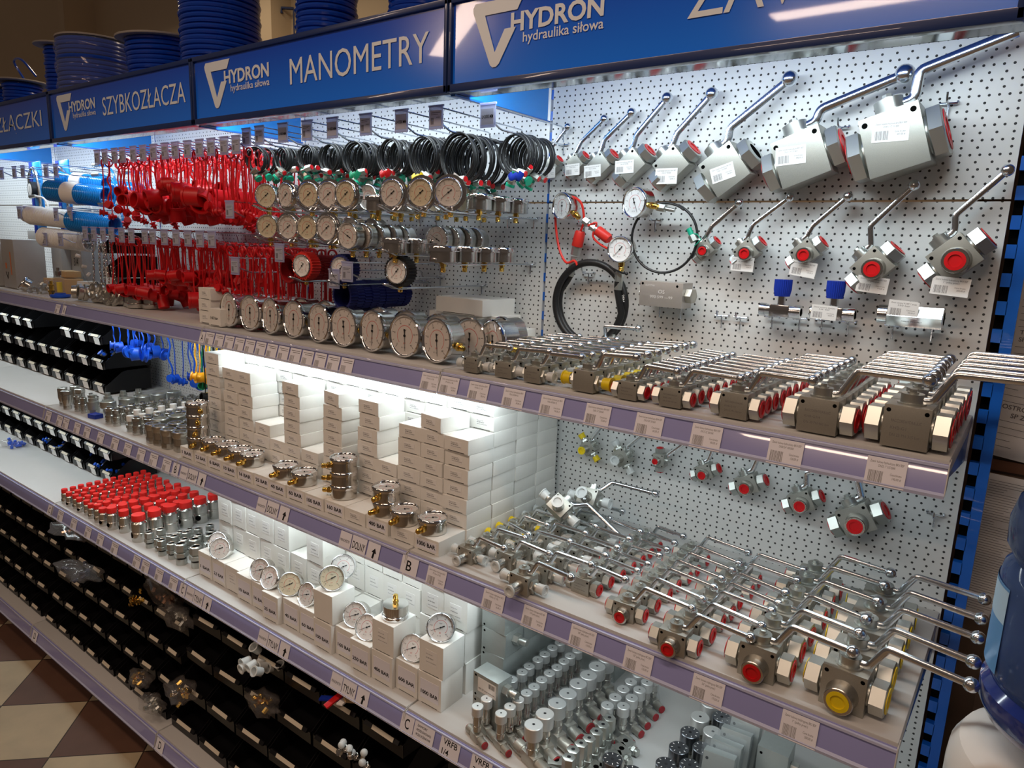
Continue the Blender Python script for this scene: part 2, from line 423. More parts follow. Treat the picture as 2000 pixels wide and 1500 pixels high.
# ---- header signs
def logo(mb, x, z, s, mi):                       # the folded V mark, s = height
    o = [(0, .93), (.05, 1.0), (1.02, 1.0), (.90, .80), (.25, .80), (.47, .22), (.66, .55), (.88, .55), (.56, .04), (.50, 0), (.43, 0), (.38, .04), (.01, .86)]
    pts = [(x + a * s, z + b * s) for a, b in o]
    mb.prism(pts, -1.2, 0, T(0, 0, 0), mi)
words = ['ZAWORY', 'MANOMETRY', 'SZYBKOZ\u0141\u0104CZA', 'Z\u0141\u0104CZKI', 'PNEUMATYKA']
words[2] = 'SZYBKOZ\u0141ACZA'
HB, HT = 460, 642
for k in range(NB):
    x1 = XR - W * k - 1.5; x0 = x1 - W + 3
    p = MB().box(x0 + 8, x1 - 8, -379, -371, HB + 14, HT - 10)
    f = MB()
    f.rbox(x0, x1, -386, -366, HB, HB + 16, 1.5); f.rbox(x0, x1, -386, -366, HT - 12, HT, 1.5)
    f.rbox(x0, x0 + 9, -386, -366, HB + 1, HT - 1, 1.5); f.rbox(x1 - 9, x1, -386, -366, HB + 1, HT - 1, 1.5)
    lip = MB().box(x0, x1, -366, -318, HB + 2, HB + 5).box(x0, x1, -320, -318, HB + 2, HB + 16)
    top = MB().box(x0, x1, -372, -2, HT - 4, HT)
    L = MB()
    xl = x0 + 62
    G = MB(); logo(G, xl, HB + 38, 122, 0)
    xt = xl + 95
    put_text(L, 'HYDRON', xt, xt + 205, HB + 98, 33, -.8, None, 0, .03)
    put_text(L, 'hydraulika si\u0142owa', xt + 30, xt + 206, HB + 76, 17, -.8, None, 0, .01)
    L2 = MB(); wl = {0: (x0 + 520, x0 + 940, 70), 1: (x0 + 449, x0 + 924, 60), 2: (x0 + 415, x0 + 937, 56), 3: (x0 + 440, x0 + 900, 56), 4: (x0 + 440, x0 + 900, 56)}[k]
    put_text(L2, words[k], wl[0], wl[1], HB + 68, wl[2], -.8, None, 0, 0)
    lm = L.mesh('lettering', 'letter')
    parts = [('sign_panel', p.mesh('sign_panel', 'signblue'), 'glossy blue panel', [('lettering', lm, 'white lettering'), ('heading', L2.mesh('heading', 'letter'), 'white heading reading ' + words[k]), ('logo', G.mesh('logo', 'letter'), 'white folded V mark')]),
             ('sign_frame', f.mesh('sign_frame', 'signframe'), 'dark navy frame'), ('bottom_lip', lip.mesh('bottom_lip', 'lip'), 'glossy grey metal lip'), ('canopy_top', top.mesh('canopy_top', 'uprightblue'))]
    r = spawn('header_sign', parts, I4, 'blue header sign reading %s above the %s' % (words[k], bayword[k]), 'sign', 'lit header signs')
    for ch in r.children:
        for g in ch.children: g.location = (0, -.380, 0)
for k in range(NB + 1):
    x = XR - W * k
    if k == 0: continue
    mb = MB().box(x - 2, x + 2, -366, -14, HB + 2, HT - 5); e = MB().box(x - 6, x + 6, -366, -8, HB - 3, HB + 1)
    spawn('canopy_bracket', [('side_plate', mb.mesh('side_plate', 'airblue'), 'bright blue plate'), ('bottom_flange', e.mesh('bottom_flange', 'uprightblue'))], I4, 'blue side plate of the canopy left of the %s' % bayword[k - 1], 'bracket', 'canopy side plates')

# ================================================================== price tags on the rails
def barcode(mb, x0, x1, z0, z1, y, mi, n=15, seed=1, m=None):
    rr = random.Random(seed); x = x0; st = (x1 - x0) / (n * 2)
    for i in range(n):
        w_ = st * rr.uniform(.5, 1.5)
        mb.box(x, x + w_, y - .05, y, z0, z1, m, mi); x += st * 2
def tag_geo(mb, w, h, y, t1, t2, price, m=None, seed=1, small=False):
    mb.box(-w / 2, w / 2, y, y + .4, 0, h, m, 0)
    yy = y - .1
    if small:
        mb.box(-w * .4, w * .4, yy, y, h * .82, h * .86, m, 1); mb.box(-w * .25, w * .4, yy, y, h * .70, h * .74, m, 1)
    else:
        put_text(mb, t1, -w * .42, w * .42, h * .80, h * .085, yy, m, 1)
        put_text(mb, t2, -w * .20, w * .22, h * .66, h * .085, yy, m, 1)
        put_text(mb, 'Cena brutto', w * .12, w * .40, h * .42, h * .08, yy, m, 1)
        put_text(mb, price, w * .18, w * .40, h * .28, h * .085, yy, m, 1)
    barcode(mb, -w * .42, -w * .05, h * .10, h * .52, y, 1, 11 if small else 16, seed, m)
def rail_m(x, z, yf, rh=48):                     # frame lying on the sloping rail face
    a = math.degrees(math.atan2(12, rh - 9))
    return T(x, yf - 14.6, z - rh - 6) @ RX(-a)
def rail_tag(x, lev, t1, t2, price, label, w=52, h=37, small=False, grp='price labels on the upper rail'):
    z, yf = {'A': (SA - 3, -387), 'B': (SB, -488), 'C': (SCz, -490), 'D': (SD, -606)}[lev]
    w *= 1.04; h += 5; mb = MB(); tag_geo(mb, w, h, -1.6, t1, t2, price, None, int(x) % 97, small)
    return single('price_tag', mb.mesh('price_tag', ['tag', 'greyink']), rail_m(x, z, yf), label, 'price tag', grp)
def rail_card(x, lev, txt, w, h, label, bold=0, arrow=False, small=False):
    z, yf = {'A': (SA - 3, -387), 'B': (SB, -488), 'C': (SCz, -490), 'D': (SD, -606)}[lev]
    h += 5; mb = MB().box(-w / 2, w / 2, -1.6, -1.2, 0, h)
    if arrow:
        mb.prism([(-3, 7), (3, 7), (3, 20), (8, 20), (0, 31), (-8, 20), (-3, 20)], -1.75, -1.6, RY(8) @ T(0, 0, 0), 1)
    elif isinstance(txt, (list, tuple)):
        for i, t in enumerate(txt):
            hh = h * (.26 if len(txt) == 2 else .11)
            zz = h * (.58 - .44 * i) if len(txt) == 2 else h * (.72 - .22 * i)
            put_text(mb, t, -w * .36, w * .36, zz, hh, -1.75, None, 1, .015, keep=True)
    else:
        hh = h * (.5 if len(txt) == 1 else (.16 if small else .40))
        wd = .18 if len(txt) == 1 else .42
        put_text(mb, txt, -w * wd, w * wd, h * .28 if not small else h * .42, hh, -1.75, None, 1, 0 if small else .01, keep=True)
    return single('rail_card', mb.mesh('rail_card', ['tag', 'ink']), rail_m(x, z, yf), label, 'card')

desc = [('Zaw\u00f3r kulowy hydrauliczny BKH', 'M16x1,5 8L', '65,00 z\u0142'), ('Zaw\u00f3r kulowy hydrauliczny BKH', 'M18x1,5 12L', '78,00 z\u0142'), ('Zaw\u00f3r kulowy hydrauliczny BKH', 'M22x1,5 500 BAR 15L', '84,00 z\u0142'),
        ('Zaw\u00f3r kulowy hydrauliczny BKH', 'M30x2 400 BAR 22L', '96,00 z\u0142'), ('Zaw\u00f3r kulowy hydrauliczny BKH BSP', 'DN06 1/4" 500 BAR', '55,00 z\u0142'), ('Zaw\u00f3r kulowy hydrauliczny BKH BSP', 'DN10 3/8" 500 BAR', '60,00 z\u0142'),
        ('Zaw\u00f3r kulowy hydrauliczny BKH BSP', 'DN13 1/2" 500 BAR', '80,00 z\u0142'), ('Zaw\u00f3r kulowy hydrauliczny BKH BSP', 'DN20 3/4" 400 BAR', '120,00 z\u0142'), ('Zaw\u00f3r kulowy hydrauliczny BKH BSP', 'DN25 1" 315 BAR', '140,00 z\u0142')]
tx = [-988, -925, -842, -745, -642, -538, -437, -317, -185, -50]
tx = [-998, -940, -856, -762, -667, -562, -455, -347, -214, -68]
for i, x in enumerate(tx):
    d_ = desc[max(0, i - 1)]
    rail_tag(x, 'A', *d_, 'printed price label on the upper rail, %s of the ten wide labels from the left' % ORD[i])
for i in range(13):
    rail_tag(-1905 + 52 * i, 'A', '', '', '', 'small price label %s from the left on the upper rail below the big gauges' % ORD[i], 44, 36, True)
rail_card(-1945, 'A', 'A', 28, 34, 'card with letter A on the upper rail below the carton stack')
rail_card(-2925, 'A', 'A', 28, 34, 'card with letter A on the upper rail over the black bins')
rail_tag(-2985, 'A', '', '', '', 'small price label beside the left A card on upper rail', 40, 34, True)
dB = [('Zaw\u00f3r kulowy tr\u00f3jdrogowy BK3', 'M16x1,5 8L', '89,00 z\u0142'), ('Zaw\u00f3r kulowy tr\u00f3jdrogowy BK3', 'M22x1,5 15L', '95,00 z\u0142'), ('Zaw\u00f3r kulowy tr\u00f3jdrogowy BK3 BSP', '1/4" (pe\u0142ny przel.)', '99,00 z\u0142'), ('Zaw\u00f3r kulowy tr\u00f3jdrogowy BK3 BSP', '3/8" (pe\u0142ny przel.)', '110,00 z\u0142'),
      ('Zaw\u00f3r kulowy tr\u00f3jdrogowy BK3 BSP', '1/2" (pe\u0142ny przel.)', '120,00 z\u0142'), ('Zaw\u00f3r kulowy tr\u00f3jdrogowy BK3 BSP', '3/4" (pe\u0142ny przel.)', '170,00 z\u0142'), ('Zaw\u00f3r kulowy tr\u00f3jdrogowy BK3 BSP', '1" (pe\u0142ny przel.)', '200,00 z\u0142')]
BX = []
for i, x in enumerate([-876, -719, -618, -508, -394, -267, -121]):
    rail_tag(x, 'B', *dB[i], 'printed price label on the middle rail, %s from the left' % ORD[i], grp='price labels on the middle rail')
rail_card(-957, 'B', 'B', 50, 39, 'card with bold letter B on the middle rail at the shelf joint')
for i, x in enumerate([-1907, -1512, -1172]):
    wl = ['left', 'centre', 'right'][i]
    rail_card(x, 'B', 'MANOMETRY', 40, 36, 'small card reading MANOMETRY, %s one on the middle rail' % wl, small=True)
    rail_card(x + 48, 'B', 'DOLNY', 50, 37, 'card reading DOLNY on the middle rail, %s one' % wl)
    rail_card(x + 98, 'B', '', 40, 37, 'card with an upward arrow on the middle rail, %s one' % wl, arrow=True)
rail_card(-1955, 'B', 'B', 36, 36, 'card with letter B on the middle rail below the 1 BAR carton')
for i in range(11):
    rail_tag([-2890, -2790, -2735, -2640, -2560, -2455, -2350, -2260, -2170, -2090, -2010][i], 'B', '', '', '', 'small price label %s from the left below the quick couplings' % ORD[i], 46, 37, True)
rail_card(-958, 'C', 'C', 40, 40, 'card with letter C on the lower rail at the shelf joint')
rail_card(-905, 'C', ['ZAWORY', 'PRZELEWOWO', 'PRZECI\u0104\u017bENIOWE'], 62, 40, 'card reading ZAWORY PRZELEWOWO PRZECIAZENIOWE on the lower rail')
rail_card(-826, 'C', ['VRFB', '1/4'], 56, 44, 'card reading VRFB 1/4 on the lower rail')
rail_card(-736, 'C', ['VRFB', '3/8'], 56, 44, 'card reading VRFB 3/8 at the bottom edge on lower rail')
for i, x in enumerate([-1910, -1525, -1210]):
    wl = ['left', 'centre', 'right'][i]
    rail_card(x, 'C', 'MANOMETRY', 42, 38, 'small card reading MANOMETRY, %s one on the lower rail' % wl, small=True)
    rail_card(x + 48, 'C', 'TYLNY', 50, 38, 'card reading TYLNY on the lower rail, %s one' % wl)
    rail_card(x + 98, 'C', '', 42, 38, 'card with an upward arrow on the lower rail, %s one' % wl, arrow=True)
rail_card(-1952, 'C', 'C', 34, 36, 'card with letter C on the lower rail below the 1 BAR cartons')
rail_card(-2960, 'C', 'C', 34, 36, 'card with letter C on the lower rail left of the red capped couplings')
for i in range(9):
    rail_tag([-2860, -2740, -2620, -2520, -2410, -2250, -2190, -2100, -2010][i], 'C', '', '', '', 'small price label %s from the left below the red capped couplings' % ORD[i], 46, 38, True)
rail_card(-2895, 'D', 'D', 44, 40, 'card with letter D on the floor level rail, left one')
rail_card(-1925, 'D', 'D', 44, 40, 'card with letter D on the floor level rail, right one')
# ================================================================== ball valves
def valve_parts(w, h, d, ex, ez, bx, bz, port='hex', plug='red', three=False, front='plug', L=None, s=None, mir=1, hb=1.0, text=None, flat=False, noball=False, stk=None):
    """block body standing on z=0 centred on x,y; ports along x, stem on top, front toward -y"""
    s = s or .76 * h; L = L or .38 * w; zc = max(s * .53, h * .46); sg = mir
    b = MB()
    b.rbox(-w / 2, w / 2, -d / 2, d / 2, 0, h, max(.5, w * .015))
    hr = w * .052
    for xx in (-w * .40, w * .40):
        b.disc(hr, 0, 12, T(xx, -d / 2 - .15, h - w * .13) @ RX(90), 1)
        if three: b.disc(hr * .9, 0, 12, T(xx * .95, -d / 2 - .15, w * .14) @ RX(90), 1) if False else None
    if text:
        for i, t in enumerate(text): put_text(b, t, -w * .32, w * .32, h * (.60 - .17 * i), h * .07, -d / 2 - .15, None, 2, 0, keep=True)
    P = [('body', b.mesh('valve_body', ['block', 'hole', 'greyink']), None)]
    ends = MB(); 
    for sd in (-1, 1):
        m = T(sd * w / 2, 0, zc) @ RY(90 * sd)
        q = MB(); c = MB()
        if port == 'hex':
            q.cyl(s * .40, 0, L * .14, 20, m); rr_ = s / math.sqrt(3); cc_ = s * .05; bd = max(-d * .2, L - 15)
            q.lathe([(rr_ - cc_, L * .12), (rr_, L * .12 + cc_ * .6), (rr_, L - cc_ * .6), (rr_ - cc_, L), (s * .36, L), (s * .36, L - .5), (s * .30, bd), (.01, bd)] if plug else [(rr_ - cc_, L * .12), (rr_, L * .12 + cc_ * .6), (rr_, L - cc_ * .6), (rr_ - cc_, L)], 6, m, 0, .5)
            if not plug: q.disc(s * .30, L + .2, 20, m, 1)
            c.lathe([(s * .36, L + .1), (s * .43, L + .4), (s * .43, L + 1.8), (s * .26, L + 2.0), (s * .23, bd + 1), (1e-6, bd + 1)], 22, m)
        else:
            q.hexa(s, 0, L * .28, s * .05, m); q.lathe([(s * .36, L * .28), (s * .36, L * .85)], 20, m)
            c.lathe([(s * .40, L * .50), (s * .42, L * 1.05), (s * .47, L * 1.08), (s * .47, L * 1.16), (s * .30, L * 1.17), (s * .28, L * 1.06), (1e-6, L * 1.06)], 22, m)
        sub = [('plug' if port == 'hex' else 'cap', c.mesh('port_plug', plug), None)] if plug else []
        P.append(('port', q.mesh('port', ['zinc_hi', 'hole']), None, sub))
    if three:
        m = T(0, -d / 2, h * .40) @ RX(90); q = MB(); c = MB(); r = s * .46; LF = max(L * .95, w * .36)
        q.lathe([(r * 1.12, 0), (r, LF * .25), (r, LF - 1), (r - 1, LF), (r * .74, LF), (r * .74, LF - 22), (.01, LF - 22)], 28, m); 
        if port == 'hex': c.lathe([(r * .76, LF - 1), (r * .77, LF + .8), (r * .50, LF + 1.0), (r * .42, LF - 20), (1e-6, LF - 20)], 24, m)
        else: c.lathe([(r * .95, LF * .45), (r * .97, LF + 1), (r * 1.10, LF + 2), (r * 1.10, LF + 5), (r * .72, LF + 5), (r * .66, LF + 1.4), (1e-6, LF + 1.4)], 24, m)
        P.append(('port', q.mesh('front_port', ['steel', 'hole']), 'round front port', [('plug' if port == 'hex' else 'cap', c.mesh('front_plug', front if front != 'plug' else plug))]))
    n = MB(); r = w * .25
    n.cyl(r * 1.25, h, h + w * .045, 24); n.cyl(r, h + w * .045, h + w * .26, 24); n.cyl(r * .5, h + w * .26, h + w * .30, 12); n.hexa(r * .62, h + w * .30, h + w * .37)
    P.append(('stem_nut', n.mesh('stem_nut', 'zinc_hi'), None))
    rt = (w * .062 + 1.9) * hb
    zs = h + w * .12
    pts = fillet([(sg * r * .6, 0, zs), (sg * (r + w * .16), 0, zs), (sg * ex, 0, h + ez), (sg * bx, 0, h + bz)], w * .10)
    a = MB().tube(pts, rt, 10, sq=.85 if not flat else .5)
    br = rt * 1.85
    bl = MB().ball(br, T(sg * bx, 0, h + bz))
    P.append(('lever_handle', a.mesh('lever_handle', 'handle'), None, [] if noball else [('ball_knob', bl.mesh('ball_knob', 'handle'))]))
    if stk:
        k = MB(); tag_geo(k, stk[2], stk[3], 0, 'Zaw\u00f3r kulowy hydrauliczny BKH BSP', stk[5], stk[6], T(stk[0], -d / 2 - stk[7], stk[1]) @ RY(stk[4]))
        P.append(('price_sticker', k.mesh('price_sticker', ['paper', 'greyink']), 'white printed price sticker'))
    return P

VT = lambda t: ['RACCORDHYDRAULIC', t[0], t[1]]
# upper shelf, nine rows running back: x centre, w, h, d, pitch, count, ex, ez, bx, bz, port, plug, look
colsA = [(-890, 38, 33, 30, 40, 8, 28, 29, 95, 31, 'male', 'clear', ('KH M16', 'DN 06 PN 500 bar'), 'leftmost row with milky capped ports'),
         (-805, 42, 33, 30, 41, 8, 30, 30, 104, 33, 'male', 'clear', ('KH M18', 'DN 10 PN 500 bar'), 'second row with milky capped ports'),
         (-730, 40, 34, 30, 41, 8, 30, 29, 109, 31, 'male', 'clear', ('KH M22', 'DN 13 PN 500 bar'), 'third row with milky capped ports'),
         (-609, 46, 42, 36, 44, 7, 32, 34, 103, 37, 'male', 'yellow', ('', ''), 'row with big yellow caps'),
         (-513, 38, 34, 28, 32, 10, 28, 32, 90, 30, 'hex', 'red', ('KHB-G1/4', 'DN 06 PN 500 bar'), 'smallest red plugged row beside the yellow capped row'),
         (-425, 41, 36, 32, 38, 8, 32, 33, 118, 31, 'hex', 'red', ('KHB-G3/8', 'DN 10 PN 500 bar'), 'row under the empty pegboard hooks'),
         (-312, 47, 44, 36, 41, 8, 34, 37, 118, 37, 'hex', 'red', ('KHB-G1/2', 'DN 13 PN 500 bar'), 'row third from the right end'),
         (-177, 60, 56, 44, 47, 7, 46, 48, 143, 48, 'hex', 'red', ('KHB-G3/4', 'DN 20 PN 400 bar'), 'row second from the right end'),
         (-52, 63, 64, 52, 58, 6, 50, 52, 190, 54, 'hex', 'red', ('KHB-G1', 'DN 25 PN 315 bar'), 'largest row at the right end')]
for ci, (x, w, h, d, pit, n, ex, ez, bx, bz, port, plug, tt, look) in enumerate(colsA):
    P = valve_parts(w, h, d, ex, ez, bx, bz, port, plug, text=VT(tt) if tt[0] else None, flat=(ci < 3), s=(h * .70 if port == 'male' else .80 * h), L=(w * .60 if port == 'male' else w * .40), noball=(ci == 8))
    yf = -379 if ci else -383
    for j in range(n):
        dx = random.uniform(-1.5, 1.5); 
        m = T(x + dx, yf + d / 2 + pit * j, SA) @ RZ(random.uniform(-1.2, 1.2))
        spawn('ball_valve', P, m, 'steel ball valve, %s, %s' % ('front one' if j == 0 else ORD[j] + ' from the front', look), 'valve', 'two way ball valves on the upper shelf, ' + look)
# middle shelf
colsB = [(-832, 40, 34, 30, [-440, -381, -330, -278, -228, -178, -120, -62], 30, 28, 98, 26, 'male', 'clear', True, 'leftmost row beside the carton wall'),
         (-752, 42, 36, 32, [-405, -340, -275, -222, -165, -105], 32, 30, 108, 28, 'male', 'clear', True, 'second row from the cartons'),
         (-664, 46, 38, 34, [-470, -411, -352, -300, -240, -180], 34, 32, 112, 28, 'male', 'clear', True, 'third row with milky caps'),
         (-568, 41, 34, 28, [-396, -352, -308, -262, -216, -170, -124], 30, 28, 92, 24, 'hex', 'red', False, 'row of small plain blocks with red plugs'),
         (-456, 42, 36, 32, [-430, -378, -324, -277, -229, -184, -125], 34, 34, 122, 24, 'hex', 'red', True, 'fourth row from the right end'),
         (-340, 48, 40, 36, [-469, -414, -361, -312, -262, -208, -152], 38, 36, 124, 28, 'hex', 'red', True, 'third row from the right end'),
         (-205, 58, 58, 42, [-446, -380, -314, -244, -174, -107], 44, 42, 132, 34, 'hex', 'red', True, 'second row from the right end'),
         (-75, 64, 66, 48, [-436, -368, -290, -213, -136], 48, 46, 154, 36, 'hex', 'yellow', True, 'largest row with yellow plugs at the right end')]
for ci, (x, w, h, d, ys, ex, ez, bx, bz, port, plug, three, look) in enumerate(colsB):
    P = valve_parts(w, h, d, ex, ez, bx, bz, port, plug, three, s=(h * .66 if port == 'male' else (.80 * h if h < 45 else .70 * h)), L=(w * .58 if port == 'male' else w * .40), text=VT(('KHB-G1/4', 'DN 06 PN 500 bar')) if ci == 3 else None)
    Py = valve_parts(w, h, d, ex, ez, bx, bz, port, 'yellow', three, s=(h * .66 if port == 'male' else .84 * h), L=w * .60) if ci == 0 else None
    for j, y in enumerate(ys):
        m = T(x + random.uniform(-2, 2), y, SB) @ RZ(random.uniform(-4, 4) + (-14 if (ci, j) == (0, 2) else 0))
        yel = ci == 0 and j in (2, 3, 4)
        spawn('three_way_valve' if three else 'ball_valve', Py if yel else P, m, ('yellow capped ' if yel else '') + 'valve, %s, %s, middle shelf' % ('front one' if j == 0 else ORD[j] + ' from front', look), 'valve', 'ball valves on the middle shelf, ' + look)
# two valves lying on top of the heap, face up toward the aisle
Ph = valve_parts(46, 40, 36, 40, 30, 150, 26, 'male', 'clear', True, s=28, L=27)
spawn('three_way_valve', Ph, T(-690, -190, -432) @ RY(-2) @ RX(-38), 'milky capped valve lying on its back on top of the heap, handle to the right', 'valve')
spawn('three_way_valve', Ph, T(-735, -262, -440) @ RY(28) @ RX(-48), 'milky capped valve with white face tipped over on the heap', 'valve')

# ---- hanging on the perforated panel
S = lambda x, z, w, h, a, t, p, o=.6: (x, z, w, h, a, t, p, o)
def hang(x, y, z, th, w, h, d, el, bl, label, name='ball_valve', grp='valves hanging on the upper panel', three=False, stick=None, **kw):
    """x,z is the centre of the front face; el / bl elbow and ball in room mm relative to that centre"""
    c, s_ = math.cos(R(th)), math.sin(R(th))
    def loc(p): return (p[0] * c + p[1] * s_, -p[0] * s_ + p[1] * c)
    e = loc(el); b = loc(bl); mir = kw.pop('mir', 1)
    if stick:
        q = loc((stick[0], stick[1])); stick = (q[0], q[1] + h / 2, stick[2] * 1.14, stick[3] * 1.12, th + stick[4], stick[5], stick[6], stick[7])
    kw.setdefault('hb', 1.22)
    P = valve_parts(w, h, d, mir * e[0], e[1] - h / 2, mir * b[0], b[1] - h / 2, three=three, stk=stick, mir=mir, **kw)
    m = T(x, y + d / 2, z) @ RY(-th) @ T(0, 0, -h / 2)
    return spawn(name, P, m, label, 'valve', grp)
G1 = 'block valves hanging in the top row'
hang(-944, -36, 348, 42, 34, 32, 26, (0, 50), (42, 93), 'smallest hanging block valve at the left end of the top row', grp=G1, stick=(2, -28, 34, 24, -3, 'DN06 1/4" 500 BAR', '50,00 z\u0142', 2), flat=True)
hang(-873, -36, 352, 41, 38, 36, 28, (11, 53), (71, 101), 'hanging block valve, second from left in the top row', grp=G1, stick=(0, -27, 36, 24, -3, 'DN10 3/8" 500 BAR', '60,00 z\u0142', 2), flat=True)
hang(-802, -40, 346, 41, 48, 44, 34, (5, 61), (71, 115), 'hanging block valve, third from left in the top row, tag bent down', grp=G1, stick=(-12, -27, 40, 25, -4, 'DN13 1/2" 500 BAR', '80,00 z\u0142', 2), flat=True)
hang(-716, -45, 344, 42, 58, 52, 38, (2, 66), (72, 141), 'hanging block valve, fourth from left in the top row', grp=G1, stick=(-12, -19, 42, 26, -2, 'DN16 5/8" 500 BAR', '90,00 z\u0142', 1), flat=True)
hang(-614, -50, 340, 42.6, 64, 60, 42, (1, 68), (73, 144), 'hanging block valve, fifth from left in the top row, red left plug', grp=G1, stick=(-7, -41, 46, 30, 0, 'DN20 3/4" 400 BAR', '120,00 z\u0142', 1), flat=True)
hang(-488, -62, 325, 37, 80, 84, 52, (-4, 86), (108, 171), 'big grey hanging block valve with flat bar lever and sticker', grp=G1, stick=(4, -22, 44, 28, -18, 'DN25 1" 315 BAR', '140,00 z\u0142', .6), plug=None, flat=True, s=62, L=26)
hang(-333, -76, 342, 21.7, 93, 94, 64, (20, 91), (158, 140), 'very large hanging block valve, second from the right in the top row', grp=G1, stick=(-16, -14, 50, 31, -5, 'DN32 1 1/4" 315 BAR', '398,00 z\u0142', .6), s=72, L=27)
hang(-170, -96, 361, 18, 98, 108, 80, (20, 122), (156, 168), 'largest hanging block valve under the right end of the sign', grp=G1, stick=(-6, -2, 52, 33, -2, 'DN40 1 1/2" 315 BAR', '457,00 z\u0142', .6), s=84, L=29, noball=True)
G2 = 'three way valves hanging in the second row'
hang(-524, -42, 160, 42, 36, 34, 26, (10, 51), (64, 99), 'small red plugged three way valve beside the thin black test hose', 'three_way_valve', G2, True, flat=True)
hang(-431, -44, 158, 42, 42, 40, 30, (6, 57), (74, 112), 'three way valve, second from left in the second row', 'three_way_valve', G2, True, stick=(-4, -40, 42, 26, 2, '3/8" (pe\u0142ny przel.)', '100,00 z\u0142', 1), hb=1.1)
hang(-312, -48, 160, 40, 44, 42, 32, (7, 54), (65, 110), 'three way valve above the left blue knob flow valve', 'three_way_valve', G2, True, stick=(0, -46, 44, 27, 8, '1/2" (pe\u0142ny przel.)', '120,00 z\u0142', 1), hb=1.1)
hang(-185, -55, 139, 48, 58, 54, 40, (-15, 76), (49, 150), 'three way valve, second from the right in the second row', 'three_way_valve', G2, True, stick=(4, -48, 48, 27, 5, '3/4" (pe\u0142ny przel.)', '170,00 z\u0142', 1), hb=1.0)
hang(-54, -62, 161, 43, 66, 62, 46, (-10, 75), (56, 150), 'largest three way valve at the right end of the second row', 'three_way_valve', G2, True, stick=(0, -66, 52, 29, 4, '1" (pe\u0142ny przel.)', '200,00 z\u0142', 1), hb=.95)
G3 = 'three way valves hanging below the upper shelf'
hang(-785, -42, -343, -48, 34, 32, 26, (38, 70), (20, 120), 'yellow capped valve hanging left below the upper shelf', 'three_way_valve', G3, True, port='male', plug='yellow', mir=-1, s=20, L=20)
hang(-688, -44, -347, -55, 40, 36, 28, (48, 66), (22, 126), 'milky capped valve hanging second from left below the upper shelf', 'three_way_valve', G3, True, port='male', plug='clear', mir=-1, s=24, L=22)
hang(-590, -42, -334, -86, 32, 28, 26, (54, 50), (50, 110), 'small red plugged valve with its stem pointing right', 'three_way_valve', G3, True, mir=-1, flat=True, s=20)
hang(-478, -42, -338, 28, 38, 34, 28, (12, 57), (70, 84), 'red plugged valve hanging fourth from left below the upper shelf', 'three_way_valve', G3, True)
hang(-378, -46, -343, 27, 46, 40, 32, (16, 68), (80, 96), 'red plugged valve hanging third from right below the upper shelf', 'three_way_valve', G3, True)
hang(-261, -48, -352, 30, 46, 42, 34, (0, 61), (60, 94), 'red plugged valve hanging second from right below the upper shelf', 'three_way_valve', G3, True)
hang(-152, -56, -360, 33, 62, 56, 42, (-12, 84), (56, 130), 'large red plugged valve hanging rightmost below the upper shelf', 'three_way_valve', G3, True)

# ================================================================== cartons
def carton_parts(w, d, h, seed, text=None, sticker=True):
    rr = random.Random(seed); b = MB()
    b.rbox(-w / 2, w / 2, 0, d, 0, h, .6)
    # tuck flap lip on the front
    b.box(-w / 2 + .4, w / 2 - .4, -.7, 0, 2.5, h - .3); b.box(-w * .34, w * .34, -.9, -.6, 2.0, 3.3, None, 1)
    P = [('carton_body', b.mesh('carton', ['carton', 'ink']), None)]
    k = MB()
    if text:
        k.box(-w * .40, w * .40, -1.2, -.7, h * .20, h * .80)
        put_text(k, text, -w * .37, w * .37, h * .40 if h < 50 else h * .34, 9.5, -1.35, None, 1, .03)
        P.append(('label', k.mesh('carton_label', ['tag', 'ink']), 'printed label reading ' + text))
    elif sticker:
        x0 = -w * .24; k.box(x0, x0 + w * .48, -1.1, -.7, h * .30, h * .76)
        put_text(k, 'Manometr D63', x0 + 2, x0 + w * .30, h * .62, 2.2, -1.2, None, 1)
        put_text(k, '1/4" BSP DOLNY', x0 + 2, x0 + w * .34, h * .50, 2.6, -1.2, None, 1, .02)
        put_text(k, 'Zakres 0-160 BAR/PSI', x0 + 2, x0 + w * .44, h * .38, 2.2, -1.2, None, 1)
        P.append(('label', k.mesh('carton_label', ['paper', 'ink']), None))
    return P
CB = carton_parts(73, 88, 35, 1)
frontn = [(-1955, 9), (-1865, 8), (-1792, 8), (-1711, 4), (-1640, 3), (-1568, 8), (-1490, 3), (-1393, 8), (-1256, 8), (-1186, 4), (-1111, 7), (-1038, 8), (-962, 7)]
for i, (xl, n) in enumerate(frontn):
    off = 0
    for j in range(n):
        jx = random.uniform(-2.5, 2.5); jy = random.uniform(-3, 3); rz = random.uniform(-1.6, 1.6)
        if j == n - 1 and i in (7,): rz = -9; jx = -4
        if j == n - 1 and i == 11: rz = -8; jx = -6
        spawn('carton', CB, T(xl + 36.5 + jx, -382 + jy, SB + 35.5 * j) @ RZ(rz), 'small white carton, %s from the bottom, front stack %s from left' % (ORD[j], ORD[i]), 'box', 'white cartons stacked on the middle shelf')
for rI, (yf, cols) in enumerate([(-290, range(14)), (-199, range(12, 14)), (-108, range(12, 14))]):
    for i in cols:
        xl = -1955 + 76.4 * i - (4 if i == 13 else 0)
        n = 9
        for j in range(n):
            spawn('carton', CB, T(xl + 38 + random.uniform(-2, 2), yf + random.uniform(-2, 2), SB + 35.3 * j) @ RZ(random.uniform(-1, 1)), 'small white carton, %s from bottom, %s row back, stack %s from left' % (ORD[j], ['second', 'third', 'fourth'][rI], ORD[i]), 'box', 'white cartons in the rear stacks')
